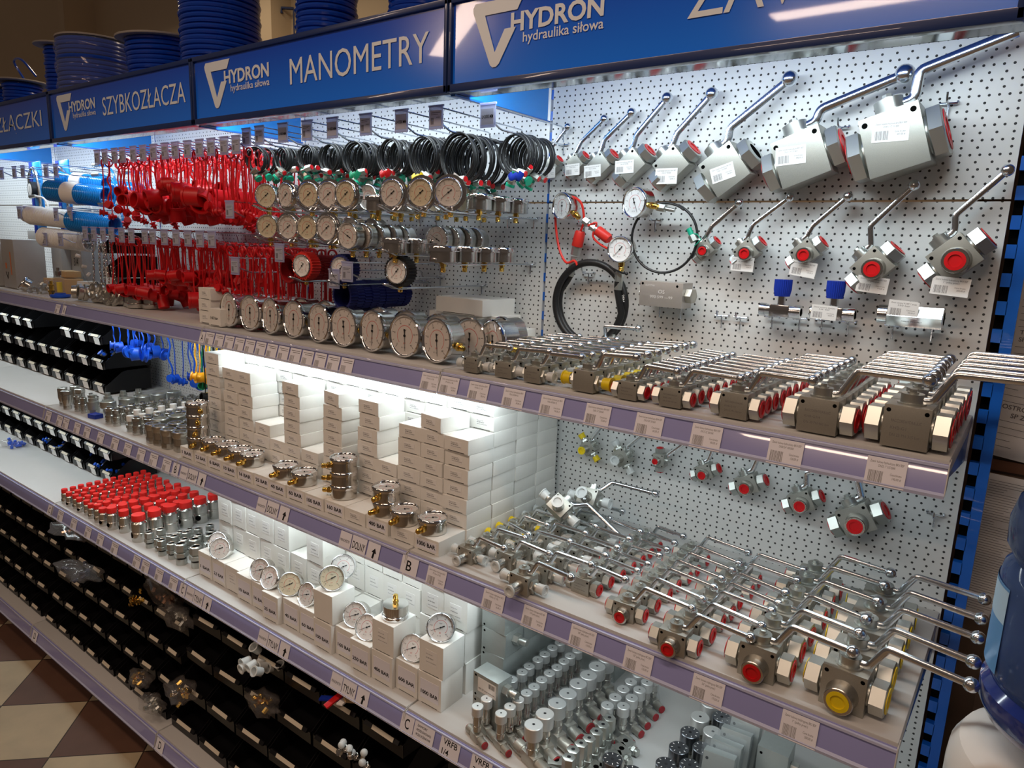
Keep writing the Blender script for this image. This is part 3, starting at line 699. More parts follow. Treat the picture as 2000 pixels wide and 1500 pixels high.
lab = ['1 BAR', '2,5 BAR', '6 BAR', '10 BAR', '16 BAR', '25 BAR', '40 BAR', '60 BAR', '100 BAR', '160 BAR', None, '400 BAR', None, '1000 BAR']
lefts = [-1968, -1892, -1816, -1739, -1661, -1587, -1513, -1436, -1359, -1283, -1207, -1130, -1045, -967]
for i, xl in enumerate(lefts):
    spawn('carton', carton_parts(74, 88, 35, i, lab[i]), T(xl + 37, -470 + random.uniform(-2, 2), SB) @ RZ(random.uniform(-.8, .8)),
          ('white carton labelled %s in the low front row, middle shelf' % lab[i]) if lab[i] else 'plain white carton in the low front row beside the 400 BAR carton, %s' % ('left' if i == 10 else 'right'), 'box', 'low front row of cartons')
# lower shelf cartons
labC = ['1 BAR', '2,5 BAR', None, '10 BAR', '16 BAR', '25 BAR', '40 BAR', '60 BAR', '100 BAR', '160 BAR', '250 BAR', '400 BAR', '600 BAR', '1000 BAR']
HC = 82
for i in range(14):
    xl = -1952 + 75.6 * i
    yo = [-441, -440, -440, -449, -449, -465, -450, -450, -462, -450, -465, -462, -452, -452][i]
    spawn('carton', carton_parts(73, 76, HC, 30 + i, labC[i]), T(xl + 37, yo, SCz) @ RZ(random.uniform(-1, 1)),
          ('tall white carton labelled %s on the lower shelf' % labC[i]) if labC[i] else 'tall white unlabelled carton between 2,5 BAR and 10 BAR, lower shelf', 'box', 'front row of tall cartons')
CC = carton_parts(73, 76, HC, 60)
for i, nm in ((8, '100 BAR'), (11, '400 BAR'), (13, '1000 BAR')):
    spawn('carton', carton_parts(73, 76, HC, 61 + i, None, i != 8), T(-1952 + 75.6 * i + 39, -460 if i != 13 else -450, SCz + HC) @ RZ(1.5), 'white carton standing %s on the %s carton, lower shelf' % ({8: 'left of the brass thread gauge', 11: 'under the brass thread gauge', 13: 'at the right end'}[i], nm), 'box')
n2 = [4, 4, 3, 4, 4, 2, 3, 1, 1, 0, 0, 0, 4, 3]
for i in range(14):
    for j in range(n2[i]):
        spawn('carton', CC, T(-1952 + 75.6 * i + 37 + random.uniform(-3, 3), -366 + random.uniform(-2, 2), SCz + HC * j) @ RZ(random.uniform(-1.5, 1.5)), 'tall carton, %s from bottom, second row back, stack %s from left' % (ORD[j], ORD[i]), 'box', 'tall cartons in the second row')
    for j in range(4):
        if i < 4: continue
        spawn('carton', CC, T(-1952 + 75.6 * i + 37 + random.uniform(-3, 3), -284 + random.uniform(-2, 2), SCz + HC * j) @ RZ(random.uniform(-1.5, 1.5)), 'tall carton, %s from bottom, third row back, stack %s from left' % (ORD[j], ORD[i]), 'box', 'tall cartons in the third row')
# upper shelf cartons
for x, y, z, w, d, h, rz, t, l in ((-1985, -360, 0, 66, 62, 38, 0, None, 'lowest white carton of the left stack beside the big gauges'), (-1985, -360, 38, 66, 62, 36, 1, None, 'middle white carton of the left stack beside the big gauges'), (-1982, -360, 74, 72, 66, 36, -2, None, 'top white carton of the left stack beside the big gauges'),
                                   (-1912, -372, 0, 62, 52, 52, 2, '160 bar', 'white carton handwritten 160 bar beside the first big gauge')):
    P = carton_parts(w, d, h, 5, None, t is None)
    if t:
        k = MB(); put_text(k, t, -20, 18, 20, 9, -1.3, None, 0); P.append(('handwriting', k.mesh('handwriting', 'ink'), 'handwritten 160 bar'))
    spawn('carton', P, T(x, y, SA + z) @ RZ(rz), l, 'box')
for x, y, z, w, d, h, l in ((-1180, -130, 0, 150, 110, 92, 'large white carton with blue printed letter e behind the gauges'), (-1075, -115, 0, 90, 100, 92, 'white carton right of the carton printed with blue e'), (-1130, -150, 92, 165, 130, 42, 'flat white carton lying on top of the two larger cartons'),
                            (-985, -110, 0, 120, 100, 38, 'low white carton at the back near the panel joint'), (-1015, -95, 38, 70, 80, 22, 'small flat white carton on the low carton at the back')):
    P = carton_parts(w, d, h, 5, None, False)
    if 'letter e' in l:
        k = MB(); put_text(k, 'e', 28, 48, 30, 26, -1.3, None, 0, .04); P.append(('print', k.mesh('print', 'blueink'), 'blue printed letter e'))
    spawn('carton', P, T(x, y, SA + z) @ RZ(-2), l, 'box')
M['casesteel'] = mat('polished_case', (.62, .61, .58), .2, 1.0)
# ================================================================== gauges
def gauge_parts(D, dep, flange=0, conn='bottom', dial='dial', needle=-135, seed=0, ang=0):
    """dial faces -y at y=0, axis through the origin"""
    r = D / 2; A = RX(90)                                  # lathe z -> -y
    c = MB(); c.lathe([(r * .90, -1), (r * .93, -dep), (r * .60, -dep - 1), (1e-6, -dep - 1)], 32, A)
    bz = MB(); bz.lathe([(r * .86, .5), (r * .88, 4), (r * .93, 5.5), (r * .99, 4), (r, 0), (r * .99, -5), (r * .92, -6)], 36, A)
    if flange: 
        fl = MB(); fl.lathe([(r * .95, -4), (r * flange, -4.5), (r * flange, -6.5), (r * .93, -7)], 36, A)
    d = MB(); d.disc(r * .88, .6, 36, A, 0)
    yy = -.8
    for i in range(11):
        a = R(225 - 27 * i); L = .10 if i % 2 else .14
        for rr, mi, ll in ((.80, 1, L), ):
            m = RY(0)
            p0 = Vector((math.cos(a) * r * rr * .99, yy, math.sin(a) * r * rr * .99)); p1 = p0 * (1 - ll); p1.y = yy; p0.y = yy
            n = Vector((-math.sin(a), 0, math.cos(a))) * r * .010
            d.add([p0 - n, p0 + n, p1 + n, p1 - n], [(0, 1, 2, 3)], None, mi)
        if i % 2 == 0 and D > 60: put_text(d, str(i * (1 + seed % 4) * 2), math.cos(a) * r * .60 - r * .07, math.cos(a) * r * .60 + r * .07, math.sin(a) * r * .60 - r * .035, r * .08, yy, None, 1, keep=True)
    n0 = 34
    for i in range(n0):
        a = R(225 - 270 * i / n0); b_ = R(225 - 270 * (i + .8) / n0)
        d.add([(math.cos(a) * r * .48, yy, math.sin(a) * r * .48), (math.cos(b_) * r * .48, yy, math.sin(b_) * r * .48), (math.cos(b_) * r * .455, yy, math.sin(b_) * r * .455), (math.cos(a) * r * .455, yy, math.sin(a) * r * .455)], [(0, 1, 2, 3)], None, 2)
    put_text(d, 'bar', -r * .10, r * .10, r * .22, r * .10, yy, None, 1, keep=True); put_text(d, 'psi', -r * .08, r * .08, -r * .38, r * .09, yy, None, 2, keep=True)
    put_text(d, 'kl. 1,6', -r * .18, r * .18, -r * .58, r * .07, yy, None, 1, keep=True)
    ne = MB(); nm_ = RY(needle)
    ne.add([(-r * .022, -2.2, -r * .30), (r * .022, -2.2, -r * .30), (r * .010, -2.2, r * .70), (-r * .010, -2.2, r * .70)], [(0, 1, 2, 3)], nm_)
    ne.add([(-r * .045, -2.3, -r * .30), (r * .045, -2.3, -r * .30), (r * .02, -2.3, -r * .04), (-r * .02, -2.3, -r * .04)], [(0, 1, 2, 3)], nm_); ne.cyl(r * .055, 1.2, 3.4, 12, A)
    P = [('case', c.mesh('gauge_case', 'casesteel', 30), None), ('bezel', bz.mesh('gauge_bezel', 'chrome', 50), None), ('dial', d.mesh('gauge_dial', [dial, 'ink', 'redink']), 'pale dial with black and red scale', [('needle', ne.mesh('needle', 'ink'), 'black pointer')])]
    if flange: P.append(('flange', fl.mesh('gauge_flange', 'chrome', 50), None))
    if conn:
        k = MB(); s_ = .30 + 20 / D * .35
        if conn == 'bottom': m = T(0, dep * .5, 0) @ RY(180 + ang) @ T(0, 0, r * .88)
        else: m = T(0, dep, 0) @ RX(-90)
        q = D / 68
        k.cyl(6.2, -2, 3, 14, m); k.hexa(14 * min(q, 1.3), 3, 11, None, m); k.cyl(5.2, 11, 14, 14, m); k.lathe([(6.2, 14), (6.6, 15), (6.0, 16), (6.6, 17), (6.0, 18), (6.6, 19), (6.0, 20), (6.4, 22), (4.5, 24)], 14, m)
        P.append(('threaded_connector', k.mesh('connector', 'brass'), 'brass threaded connector'))
    return P
GL = [gauge_parts(104, 44, conn='bottom', needle=180 - 4 * (i % 3), seed=i, ang=-80) for i in range(3)]
big = [-1864, -1756, -1657, -1551, -1442, -1343, -1235, -1122, -1018]
for i, x in enumerate(big):
    spawn('pressure_gauge', GL[i % 3], T(x, -352, SA + 53) @ RZ(random.uniform(-10, 2)) @ RX(-3), 'large round pressure gauge, %s from the left of the nine in the front row on the upper shelf' % ORD[i] if False else 'large round gauge, %s from left in the front row, upper shelf' % ORD[i], 'gauge', 'large gauges on the upper shelf')
for i, x in enumerate([-1830, -1725, -1622, -1515, -1405, -1300, -1195, -1085, -985]):
    spawn('pressure_gauge', GL[(i + 1) % 3], T(x, -275, SA + 53) @ RZ(random.uniform(-6, 2)) @ RX(-2), 'large round gauge, %s from left in the second row, mostly hidden' % ORD[i], 'gauge', 'large gauges in the second row')
for i, (x, y) in enumerate([(-925, -262), (-955, -190)]):
    spawn('pressure_gauge', GL[2], T(x, y, SA + 53) @ RZ(-20), 'large gauge turned right beside the small valves, %s one' % ('nearer' if i == 0 else 'farther'), 'gauge')

def prong(x, z, y0, y1, kind='double', label=None, grp=None, tagtxt=None, tz=None, up=26):
    """steel hook standing out from the panel, y1 (tip) to y0 (panel)"""
    P = []; b = MB(); b.tube([(-14, 2, 4), (-14, -5, 4), (-14, -5, 0), (14, -5, 0), (14, -5, 4), (14, 2, 4)], 1.7, 6); b.tube([(0, -5, 0), (0, -4, -24)], 1.6, 6)
    P.append(('cross_bar', b.mesh('cross_bar', 'wire'), None))
    w_ = MB()
    if kind == 'double':
        w_.tube(fillet([(-7, -5, 0), (-7, y1 + 40, 0), (-7, y1, 13), (7, y1, 13), (7, y1 + 40, 0), (7, -5, 0)], 5, 3), 1.9, 7)
        w_.tube([(-9, y1 + 60, 0), (9, y1 + 60, 0)], 1.7, 6); w_.tube([(-9, -70, 0), (9, -70, 0)], 1.7, 6)
    else:
        w_.tube(fillet([(0, -5, 0), (0, y1 + 42, 0), (0, y1, 18)], 12, 4), 2.2, 7)
    P.append(('prong', w_.mesh('prong', 'wire'), None))
    if tagtxt is not None:
        t = MB(); zt = tz or 42; t.tube(fillet([(0, -5, 6), (0, -12, zt - 4), (0, y1 - 4, zt)], 8, 3), 1.7, 6)
        h = MB().rbox(-21, 21, y1 - 6, y1 - 4.2, zt - 46, zt + 2, .5).box(-22, 22, y1 - 7, y1 - 3, zt - 1, zt + 3).box(-20, 20, y1 - 7, y1 - 3.5, zt - 48, zt - 45)
        k = MB(); k.box(-17, 17, y1 - 7.2, y1 - 6.4, zt - 42, zt - 9)
        if tagtxt: put_text(k, tagtxt, -15, 16, zt - 29, 7, y1 - 7.4, None, 1, .02, keep=False)
        else:
            k.box(-13, 14, y1 - 7.35, y1 - 7.2, zt - 14, zt - 13, None, 1); barcode(k, -14, -4, zt - 38, zt - 24, y1 - 7.2, 1, 6, 3); k.box(2, 13, y1 - 7.35, y1 - 7.2, zt - 24, zt - 23, None, 1); k.box(-13, 8, y1 - 7.35, y1 - 7.2, zt - 17.5, zt - 16.8, None, 1)
        P += [('tag_arm', t.mesh('tag_arm', 'wire'), None), ('tag_holder', h.mesh('tag_holder', 'tagfilm'), 'clear plastic tag holder', [('paper_tag', k.mesh('paper_tag', ['tagcard', 'ink']), 'printed paper insert')])]
    return P
HK = {}
def hook(x, z, tip, kind, label, grp, tagtxt=None, tz=None):
    key = (round(tip), kind, tagtxt, tz)
    if key not in HK: HK[key] = prong(0, 0, 0, tip, kind, tagtxt=tagtxt, tz=tz)
    return spawn('peg_hook', HK[key], T(x, 0, z), label, 'hook', grp)

GS = {f: [gauge_parts(67 if not f else 66, 30, f, 'bottom', dl, needle=-132 + 3 * i, seed=i) for i, dl in enumerate(('dialc', 'dial'))] for f in (0, 1.22)}
GU = gauge_parts(66, 30, 1.16, 'back', 'dial')
row1 = [(-1685, 0), (-1595, 1.22), (-1498, 1.22), (-1417, 1.22), (-1350, 1.22), (-1185, 1.22), (-1091, 1.22), (-1005, 1.22)]
for i, (x, f) in enumerate(row1):
    hook(x, 222, -378, 'double', 'double wire hook under the %s dial from left, top gauge row' % ORD[i], 'wire hooks of the top gauge row')
    spawn('pressure_gauge', GS[f][i % 2], T(x, -336, 264) @ RZ([26, 2, 16, 14, 10, 12, 14, 22][i]), 'small chrome gauge facing out, %s from left in the top hanging row' % ORD[i], 'gauge', 'gauges hanging in the top row')
    for j in range(1, 4):
        if i < 7: spawn('pressure_gauge', GS[0][j % 2], T(x + 2, -336 + 72 * j, 262) @ RZ(4), 'small gauge behind the %s one from left in the top hanging row, %s back' % (ORD[i], ORD[j]), 'gauge', 'gauges hanging behind the top row')
for j, y in enumerate((-235, -160, -85)):
    spawn('pressure_gauge', GU, T(-1000 - 2 * j, y, 262) @ RX(-90), 'face up chrome gauge at the right end of the top hanging row, %s' % ['nearest', 'middle one', 'farthest'][j], 'gauge')
for j, (x, y) in enumerate(((-1270, -300), (-1268, -225))):
    spawn('pressure_gauge', GU, T(x, y, 256) @ RX(-90), 'face up chrome gauge in the gap of the top hanging row, %s' % ['nearer', 'farther'][j], 'gauge')
row2 = [(-1683, 0), (-1589, 1.22), (-1505, 0), (-1425, 1.22)]
for i, (x, f) in enumerate(row2):
    hook(x, 138, -378, 'double', 'double wire hook under the %s dial from left, second gauge row' % ORD[i], 'wire hooks of the second gauge row')
    for j in range(0, 3):
        spawn('pressure_gauge', GS[f if j == 0 else 0][i % 2], T(x + 2 * j, -336 + 76 * j, 180) @ RZ([24, 18, 16, 12][i] if j == 0 else 3), 'small chrome gauge, %s from left in the second hanging row, %s deep' % (ORD[i], ORD[j]), 'gauge', 'gauges hanging in the second row')
GB = gauge_parts(68, 34, 0, 'bottom', 'dial', needle=-60)
for q, (x, n, y0) in enumerate(((-1338, 5, -340), (-1150, 4, -215))):
    hook(x, 126, -378 if q == 0 else -250, 'double', 'double wire hook under the %s barrel of stacked gauges' % ['left', 'right'][q], 'wire hooks under the gauge barrels')
    for j in range(n):
        spawn('pressure_gauge', GB, T(x + 3 * j, y0 + 42 * j, 162) @ RZ(8), 'gauge pressed face to back in the %s barrel, %s from the front' % (['left', 'right'][q], ORD[j]), 'gauge', 'gauges stacked face to back')
for q, (x, ys, z) in enumerate(((-1175, (-335, -262, -188), 132), (-1010, (-345, -270, -198, -128), 118))):
    hook(x, z - 12, -378, 'double', 'wire hook under the %s row of face up gauges' % ['left', 'right'][q], 'wire hooks under face up gauges')
    for j, y in enumerate(ys):
        spawn('pressure_gauge', GU, T(x, y, z + 24) @ RX(-90), 'face up chrome gauge, %s from the front in the %s upright row' % (ORD[j], ['left', 'right'][q]), 'gauge', 'face up gauges on the lower hooks')
# rubber boots
def boot_parts(col, L=24, R_=38):
    b = MB(); n = 30; pr = []
    for k in range(n * 2):
        a = math.pi * k / n; rr = R_ if k % 2 else R_ - 4
        pr.append((rr * math.cos(a), rr * math.sin(a)))
    inn = [(math.cos(math.pi * k / n) * (R_ - 8), math.sin(math.pi * k / n) * (R_ - 8)) for k in range(n * 2)]
    N = 2 * n; v = [(p[0], 0, p[1]) for p in pr] + [(p[0], L, p[1]) for p in pr] + [(p[0], 0, p[1]) for p in inn] + [(p[0], L, p[1]) for p in inn]
    f = []
    for i in range(N):
        j = (i + 1) % N
        f += [(i, j, N + j, N + i), (i, 2 * N + i, 2 * N + j, j), (N + i, N + j, 3 * N + j, 3 * N + i), (2 * N + i, 3 * N + i, 3 * N + j, 2 * N + j)]
    b.add(v, f)
    return b.mesh('boot', col, 20)
M['bootred'] = mat('dark_red_rubber', (.30, .006, .010), .55)
M['bootblue'] = mat('navy_rubber', (.006, .012, .12), .55)
for x, z, dl, mc, nm, lab_ in ((-1539, 78, 0, 'hosered', 'red', 'gauge in a red rubber boot'), (-1380, 78, 1, 'bootblue', 'blue', 'gauge in a blue rubber boot'), (-1174, 82, 0, 'rubber', 'black', 'gauge in a black toothed rubber boot')):
    hook(x, z - 42, -372, 'double', 'double wire hook under the gauge with %s boot' % nm, 'wire hooks of the booted gauges')
    P = gauge_parts(62, 30, 0, 'bottom', 'dialw', needle=-140) + [('rubber_boot', boot_parts(mc, 34), nm + ' toothed rubber boot')]
    spawn('pressure_gauge', P, T(x, -330, z) @ RZ(10), lab_ + ' on its own hook', 'gauge')
for col, x, z, n, nm in (('bootred', -1632, 66, 9, 'red'), ('bootblue', -1400, 8, 9, 'navy blue')):
    me = boot_parts(col, 24, 40)
    hook(x, z + 32, -330, 'single', 'hook carrying the %s rubber boots' % nm, 'hooks for rubber boots', '', 34)
    for j in range(n):
        single('rubber_boot', me, T(x + random.uniform(-3, 3), -310 + 25 * j, z - 2 + random.uniform(-2, 2)) @ RY(random.uniform(0, 12)), '%s toothed rubber boot, %s from the front on its hook' % (nm, ORD[j]), 'rubber boot', '%s rubber boots on a hook' % nm)
hook(-1804, 46, -360, 'single', 'hook with a clear price tag low beside the red straps', 'hooks beside the gauges', '', 42)
hook(-1819, 205, -360, 'single', 'hook with a clear price tag beside the top left dial', 'hooks beside the gauges', '', 42)
hook(-1330, 54, -345, 'single', 'hook with a clear price tag between blue and black boots', 'hooks beside the gauges', '', 42)

# ---- small gauges on the middle cartons
GM = [gauge_parts(70, 30, 0, 'bottom', 'dial', needle=-130 + 9 * i, seed=i) for i in range(2)]
yb = -432; zt = SB + 35
for i, (x, n, rz, y) in enumerate([(-1915, 4, 35, -440), (-1850, 1, 20, -430), (-1782, 1, 8, -428), (-1712, 1, 8, -430), (-1648, 1, 8, -432), (-1495, 1, 6, -430), (-1412, 1, 6, -432), (-1262, 3, -55, -425), (-1100, 2, 0, -432), (-1028, 1, 8, -442), (-945, 1, 4, -436)]):
    for j in range(n):
        spawn('pressure_gauge', GM[j % 2], T(x, y, zt + 31.5 + 35 * j) @ RZ(rz + (12 * j if n > 1 else 0)) @ RX(-90), 'gauge lying face up, %s place from left on low cartons, %s from bottom' % (ORD[i], ORD[j]), 'gauge', 'gauges lying on the middle shelf cartons')
# ---- gauges leaning on the lower cartons
GC = [gauge_parts(68, 30, 0, 'back', d_, needle=-120 + 4 * i, seed=i) for i, d_ in enumerate(('dialw', 'dialc', 'dial'))]
zc = SCz + HC
for i, (x, y, z, k, rz) in enumerate([(-1898, -405, 30, 0, 24), (-1852, -425, 30, 2, 34), (-1633, -430, 31, 2, 18), (-1572, -440, 30, 0, 8), (-1495, -428, 31, 1, 36), (-1418, -428, 26, 2, 2), (-1305, -432, 114, 1, 42), (-1322, -380, 122, 2, 38), (-1228, -420, 32, 2, 26), (-1163, -438, 29, 0, 14), (-1010, -430, 29, 0, 8), (-925, -425, 113, 2, 30)]):
    spawn('pressure_gauge', GC[k], T(x, y, zc + z) @ RZ(rz) @ RX(-24), 'tilted chrome gauge resting on the lower cartons, %s from left' % ORD[i], 'gauge', 'gauges resting on the lower shelf cartons')
spawn('pressure_gauge', GC[0], T(-1080, -420, zc + HC + 5) @ RX(90), 'gauge lying face down with its brass thread upright on the 400 BAR stack', 'gauge')

# ================================================================== test hoses
def coil_parts(Rr, turns, seed, cap='green'):
    rr = random.Random(seed); b = MB(); pts = []
    n = 26
    for i in range(int(n * turns)):
        a = 2 * math.pi * i / n + 2.4; q = Rr + math.sin(i * .21 + seed) * Rr * .06
        pts.append((math.cos(a) * q, i * 4.6 / n + math.sin(i * .13 + seed) * 1.2, math.sin(a) * q * 1.06))
    b.tube(pts, 2.1, 7)
    f = MB(); c = MB(); r = MB(); gx = MB()
    a0 = rr.uniform(-60, 60)
    m = T(rr.uniform(-.2, .5) * Rr, -3, -Rr * 1.05) @ RY(90 + a0 * .6) @ RX(rr.uniform(-20, 20))
    f.cyl(3, -16, 0, 10, m); f.hexa(15, 0, 20, None, m); r.cyl(6.5, 19, 22, 12, m)
    m2 = T(-rr.uniform(.0, .5) * Rr, 5, -Rr * 1.12) @ RY(170 + a0) @ RX(rr.uniform(-25, 25))
    c.cyl(7, -6, 12, 12, m2); c.cyl(11, 22, 28, 14, m2); c.tube([m2 @ Vector((6, 0, 2)), m2 @ Vector((13, 4, 10)), m2 @ Vector((9, 0, 24))], 1.5, 6); f.cyl(8, 10, 24, 14, m2); f.hexa(17, 14, 20, None, m2)
    P = [('hose', b.mesh('hose', 'rubber'), 'black coiled hose'), ('fitting', f.mesh('fitting', 'zinc_hi'), 'plated steel fittings', [('red_plug', r.mesh('red_plug', 'red'), None)]), ('dust_cap', c.mesh('dust_cap', 'dustgreen'), 'green plastic cap')]
    return P
M['dustgreen'] = mat('dust_cap_green', (.01, .42, .25), .38)
hx = [-924, -1047, -1155, -1276, -1399, -1500, -1602, -1708]; hr = [44, 54, 46, 41, 41, 36, 32, 31]; tl = ['L=2000 MM', '', 'L=1500 MM', '', 'L=1000 MM', '', 'L=500 MM', '']
for i, x in enumerate(hx):
    hook(x, 402, -330 if i else -300, 'single', 'long tagged hook holding test hoses, %s from the right' % ORD[i], 'hooks for test hoses', tl[i], 46)
    V = [coil_parts(hr[i] * .93, 5.3 + (q % 2), 10 * i + q) for q in range(3)]
    n = 4 if i == 0 else 6
    for j in range(n):
        y = (-268 if i else -215) + j * 29
        spawn('test_hose', V[j % 3], T(x + random.uniform(-4, 4), y, 402 - hr[i] * .93 * 1.06 - 1) @ RZ(random.uniform(-7, 7)) @ RY(random.uniform(-14, 14)), 'coiled black test hose, %s from the front on the %s hook from right' % (ORD[j], ORD[i]), 'hose', 'coiled test hoses')
hook(-1785, 402, -320, 'single', 'long hook at the left end of the test hoses', 'hooks for test hoses', '', 46)
V = [coil_parts(32, 5, 90 + q) for q in range(2)]
for j in range(4): spawn('test_hose', V[j % 2], T(-1785, -300 + 30 * j, 368) @ RZ(20), 'small coiled black test hose at the far left of the hoses, %s from the front' % ORD[j], 'hose', 'small test hoses at the left end')
for x, y, z, c_, l in ((-1165, -270, 306, 'yellow', 'yellow strip tied round a test hose'), (-1045, -285, 300, 'paper', 'white paper flag tied round a test hose'), (-905, -225, 306, 'blueink', 'dark blue flag tied round the right test hose'), (-1262, -285, 316, 'red', 'red strip tied round a test hose'), (-1370, -290, 315, 'green', 'green strip tied round a test hose')):
    mb = MB().tube(smooth([(-16, 0, 6), (-6, -6, -4), (4, -4, 2), (12, -8, -6), (20, -2, 8)], 4), [3, 7, 8, 7, 4] + [6] * 11 + [3] if False else 7, 6, sq=.35)
    single('cloth_tie', mb.mesh('cloth_tie', c_), T(x, y, z), l, 'tie')

# ================================================================== red straps and caps
def strap_cap(L, cr, ch, seed, ring=13, wavy=0, plug=False, style=0):
    rr = random.Random(seed); b = MB(); c = MB(); g = MB()
    n = 22; g.tube([(math.cos(2 * math.pi * k / n) * ring, 0, -ring + math.sin(2 * math.pi * k / n) * ring) for k in range(n)], 2.5, 6, True)
    sx = rr.uniform(-.10, .10) * L; pts = []
    for k in range(15):
        t = k / 14; w = math.sin(t * math.pi * (4 if wavy else 1.3) + seed) * (7 if wavy else 5) * math.sin(t * math.pi)
        pts.append((sx * t + w, math.cos(t * 3 + seed) * 5 * t, -2 * ring - (L - 2 * ring) * t))
    b.tube(pts, 3.3, 6, sq=.6)
    m = T(*pts[-1]) @ RZ(rr.uniform(-35, 35)) @ RY(rr.uniform(-18, 18)) @ RX([90, 100, 78, 20][style % 4] + rr.uniform(-14, 14)) @ T(0, cr * .5, -ch / 2)
    if plug:
        c.lathe([(cr * .45, 0), (cr * .5, ch * .4), (cr, ch * .42), (cr, ch * .55), (cr * .6, ch * .56), (cr * .6, ch * .85), (cr * .9, ch * .86), (cr * .9, ch), (.01, ch)], 16, m)
    else:
        c.lathe([(.01, 0), (cr * .97, 0), (cr, ch * .1), (cr, ch * .85), (cr * 1.06, ch * .86), (cr * 1.06, ch), (cr * .86, ch), (cr * .84, ch * .15), (.01, ch * .15)], 22, m)
    return b, c, g
def cap_parts(mat_, *a, **k):
    b, c, g = strap_cap(*a, **k)
    return [('hanging_ring', g.mesh('hanging_ring', mat_), None), ('strap', b.mesh('strap', mat_), None), ('cap_cup', c.mesh('cap_cup', mat_), None)]
upx = [-2657, -2599, -2527, -2470, -2395, -2330, -2262, -2190, -2129, -2056, -1990, -1927, -1859, -1799]
kinds_u = []
for i, x in enumerate(upx):
    hook(x, 392, -345, 'single', 'long hook with clear price tag over the red caps, %s from left, upper row' % ORD[i], 'upper hooks for red caps', '', 34)
    cr, ch, L, pl = [(13, 26, 190, 1), (15, 22, 165, 1), (17, 30, 120, 0), (20, 36, 150, 0), (26, 44, 158, 0), (28, 46, 150, 0), (17, 34, 105, 0), (20, 40, 100, 0), (29, 50, 135, 0), (30, 52, 150, 0), (16, 24, 170, 1), (14, 24, 185, 1), (13, 22, 190, 1), (13, 22, 190, 1)][i]
    V = [cap_parts('red', L + 12 * q, cr, ch, i * 7 + q, wavy=(i in (1, 7, 10)), plug=bool(pl), style=q) for q in range(4)]
    n = 12
    for j in range(n):
        spawn('dust_cap', V[j % 4], T(x + random.uniform(-16, 16), -334 + j * 23 + random.uniform(-6, 6), 396 + random.uniform(0, 3)) @ RZ(random.uniform(-50, 50)), 'red plastic dust cap on a strap, %s upper hook from left' % ORD[i], 'dust cap', 'red dust caps, upper hook %s from left' % ORD[i])
lox = [-2657, -2592, -2517, -2447, -2352, -2300, -2225, -2152, -2081, -2012, -1945]
for i, x in enumerate([-2801, -2730] + lox):
    hook(x, 122, -345, 'single', 'long hook with clear price tag, %s from left in the lower row' % ORD[i], 'lower hooks for red caps', '', 38)
for i, x in enumerate(lox + [-1875, -1815, -1760, -1690]):
    cr, ch, L, pl = [(15, 26, 190, 0), (17, 32, 185, 0), (17, 46, 190, 0), (19, 44, 190, 0), (17, 30, 125, 0), (17, 34, 122, 0), (17, 34, 120, 0), (17, 34, 122, 0), (26, 50, 195, 0), (13, 20, 125, 1), (13, 20, 140, 1), (10, 16, 225, 1), (10, 16, 225, 1), (9, 14, 230, 1), (9, 14, 215, 1)][i]
    V = [cap_parts('red', L + 10 * q, cr, ch, i * 5 + q + 100, wavy=(i in (9, 10)), plug=bool(pl), style=q) for q in range(4)]
    for j in range(12):
        spawn('dust_cap', V[j % 4], T(x + random.uniform(-15, 15), -330 + j * 22 + random.uniform(-6, 6), (126 if i < 11 else 118)) @ RZ(random.uniform(-50, 50)), 'red plastic dust cap on a strap, %s lower hook from left' % ORD[i], 'dust cap', 'red dust caps, lower hook %s from left' % ORD[i])
# blue, green, amber, yellow and black caps below the upper shelf
for i, (x, z, c_, L, cr, ch, n, nm, fr) in enumerate([(-2690, -165, 'blue', 120, 19, 30, 6, 'blue', -330), (-2590, -168, 'blue', 135, 24, 30, 6, 'blue', -320), (-2480, -168, 'blue', 225, 16, 30, 7, 'blue', -230), (-2380, -166, 'blue', 230, 18, 30, 6, 'blue', -200),
                                                     (-2270, -166, 'dgreen', 230, 15, 26, 3, 'dark green', -200), (-2170, -166, 'orange', 165, 17, 32, 7, 'amber', -300), (-2105, -166, 'yellow', 235, 18, 32, 7, 'yellow', -280), (-2050, -166, 'black', 215, 16, 26, 3, 'black', -330)]):
    hook(x, z, -350, 'single', 'tagged hook over %s caps, %s from left below the upper shelf' % (nm, ORD[i]), 'hooks below the upper shelf', '', 26)
    V = [cap_parts(c_, L + 10 * q, cr, ch, i * 9 + q + 300, wavy=(c_ in ('blue', 'orange')), plug=(q % 2 == 0 and c_ in ('blue', 'orange')), style=q) for q in range(3)]
    for j in range(n):
        spawn('dust_cap', V[j % 3], T(x + random.uniform(-14, 14), fr + j * 26, z + 3) @ RZ(random.uniform(-50, 50)), '%s plastic cap on a strap, %s hook from left below the upper shelf' % (nm, ORD[i]), 'dust cap', '%s dust caps, hook %s from left' % (nm, ORD[i]))

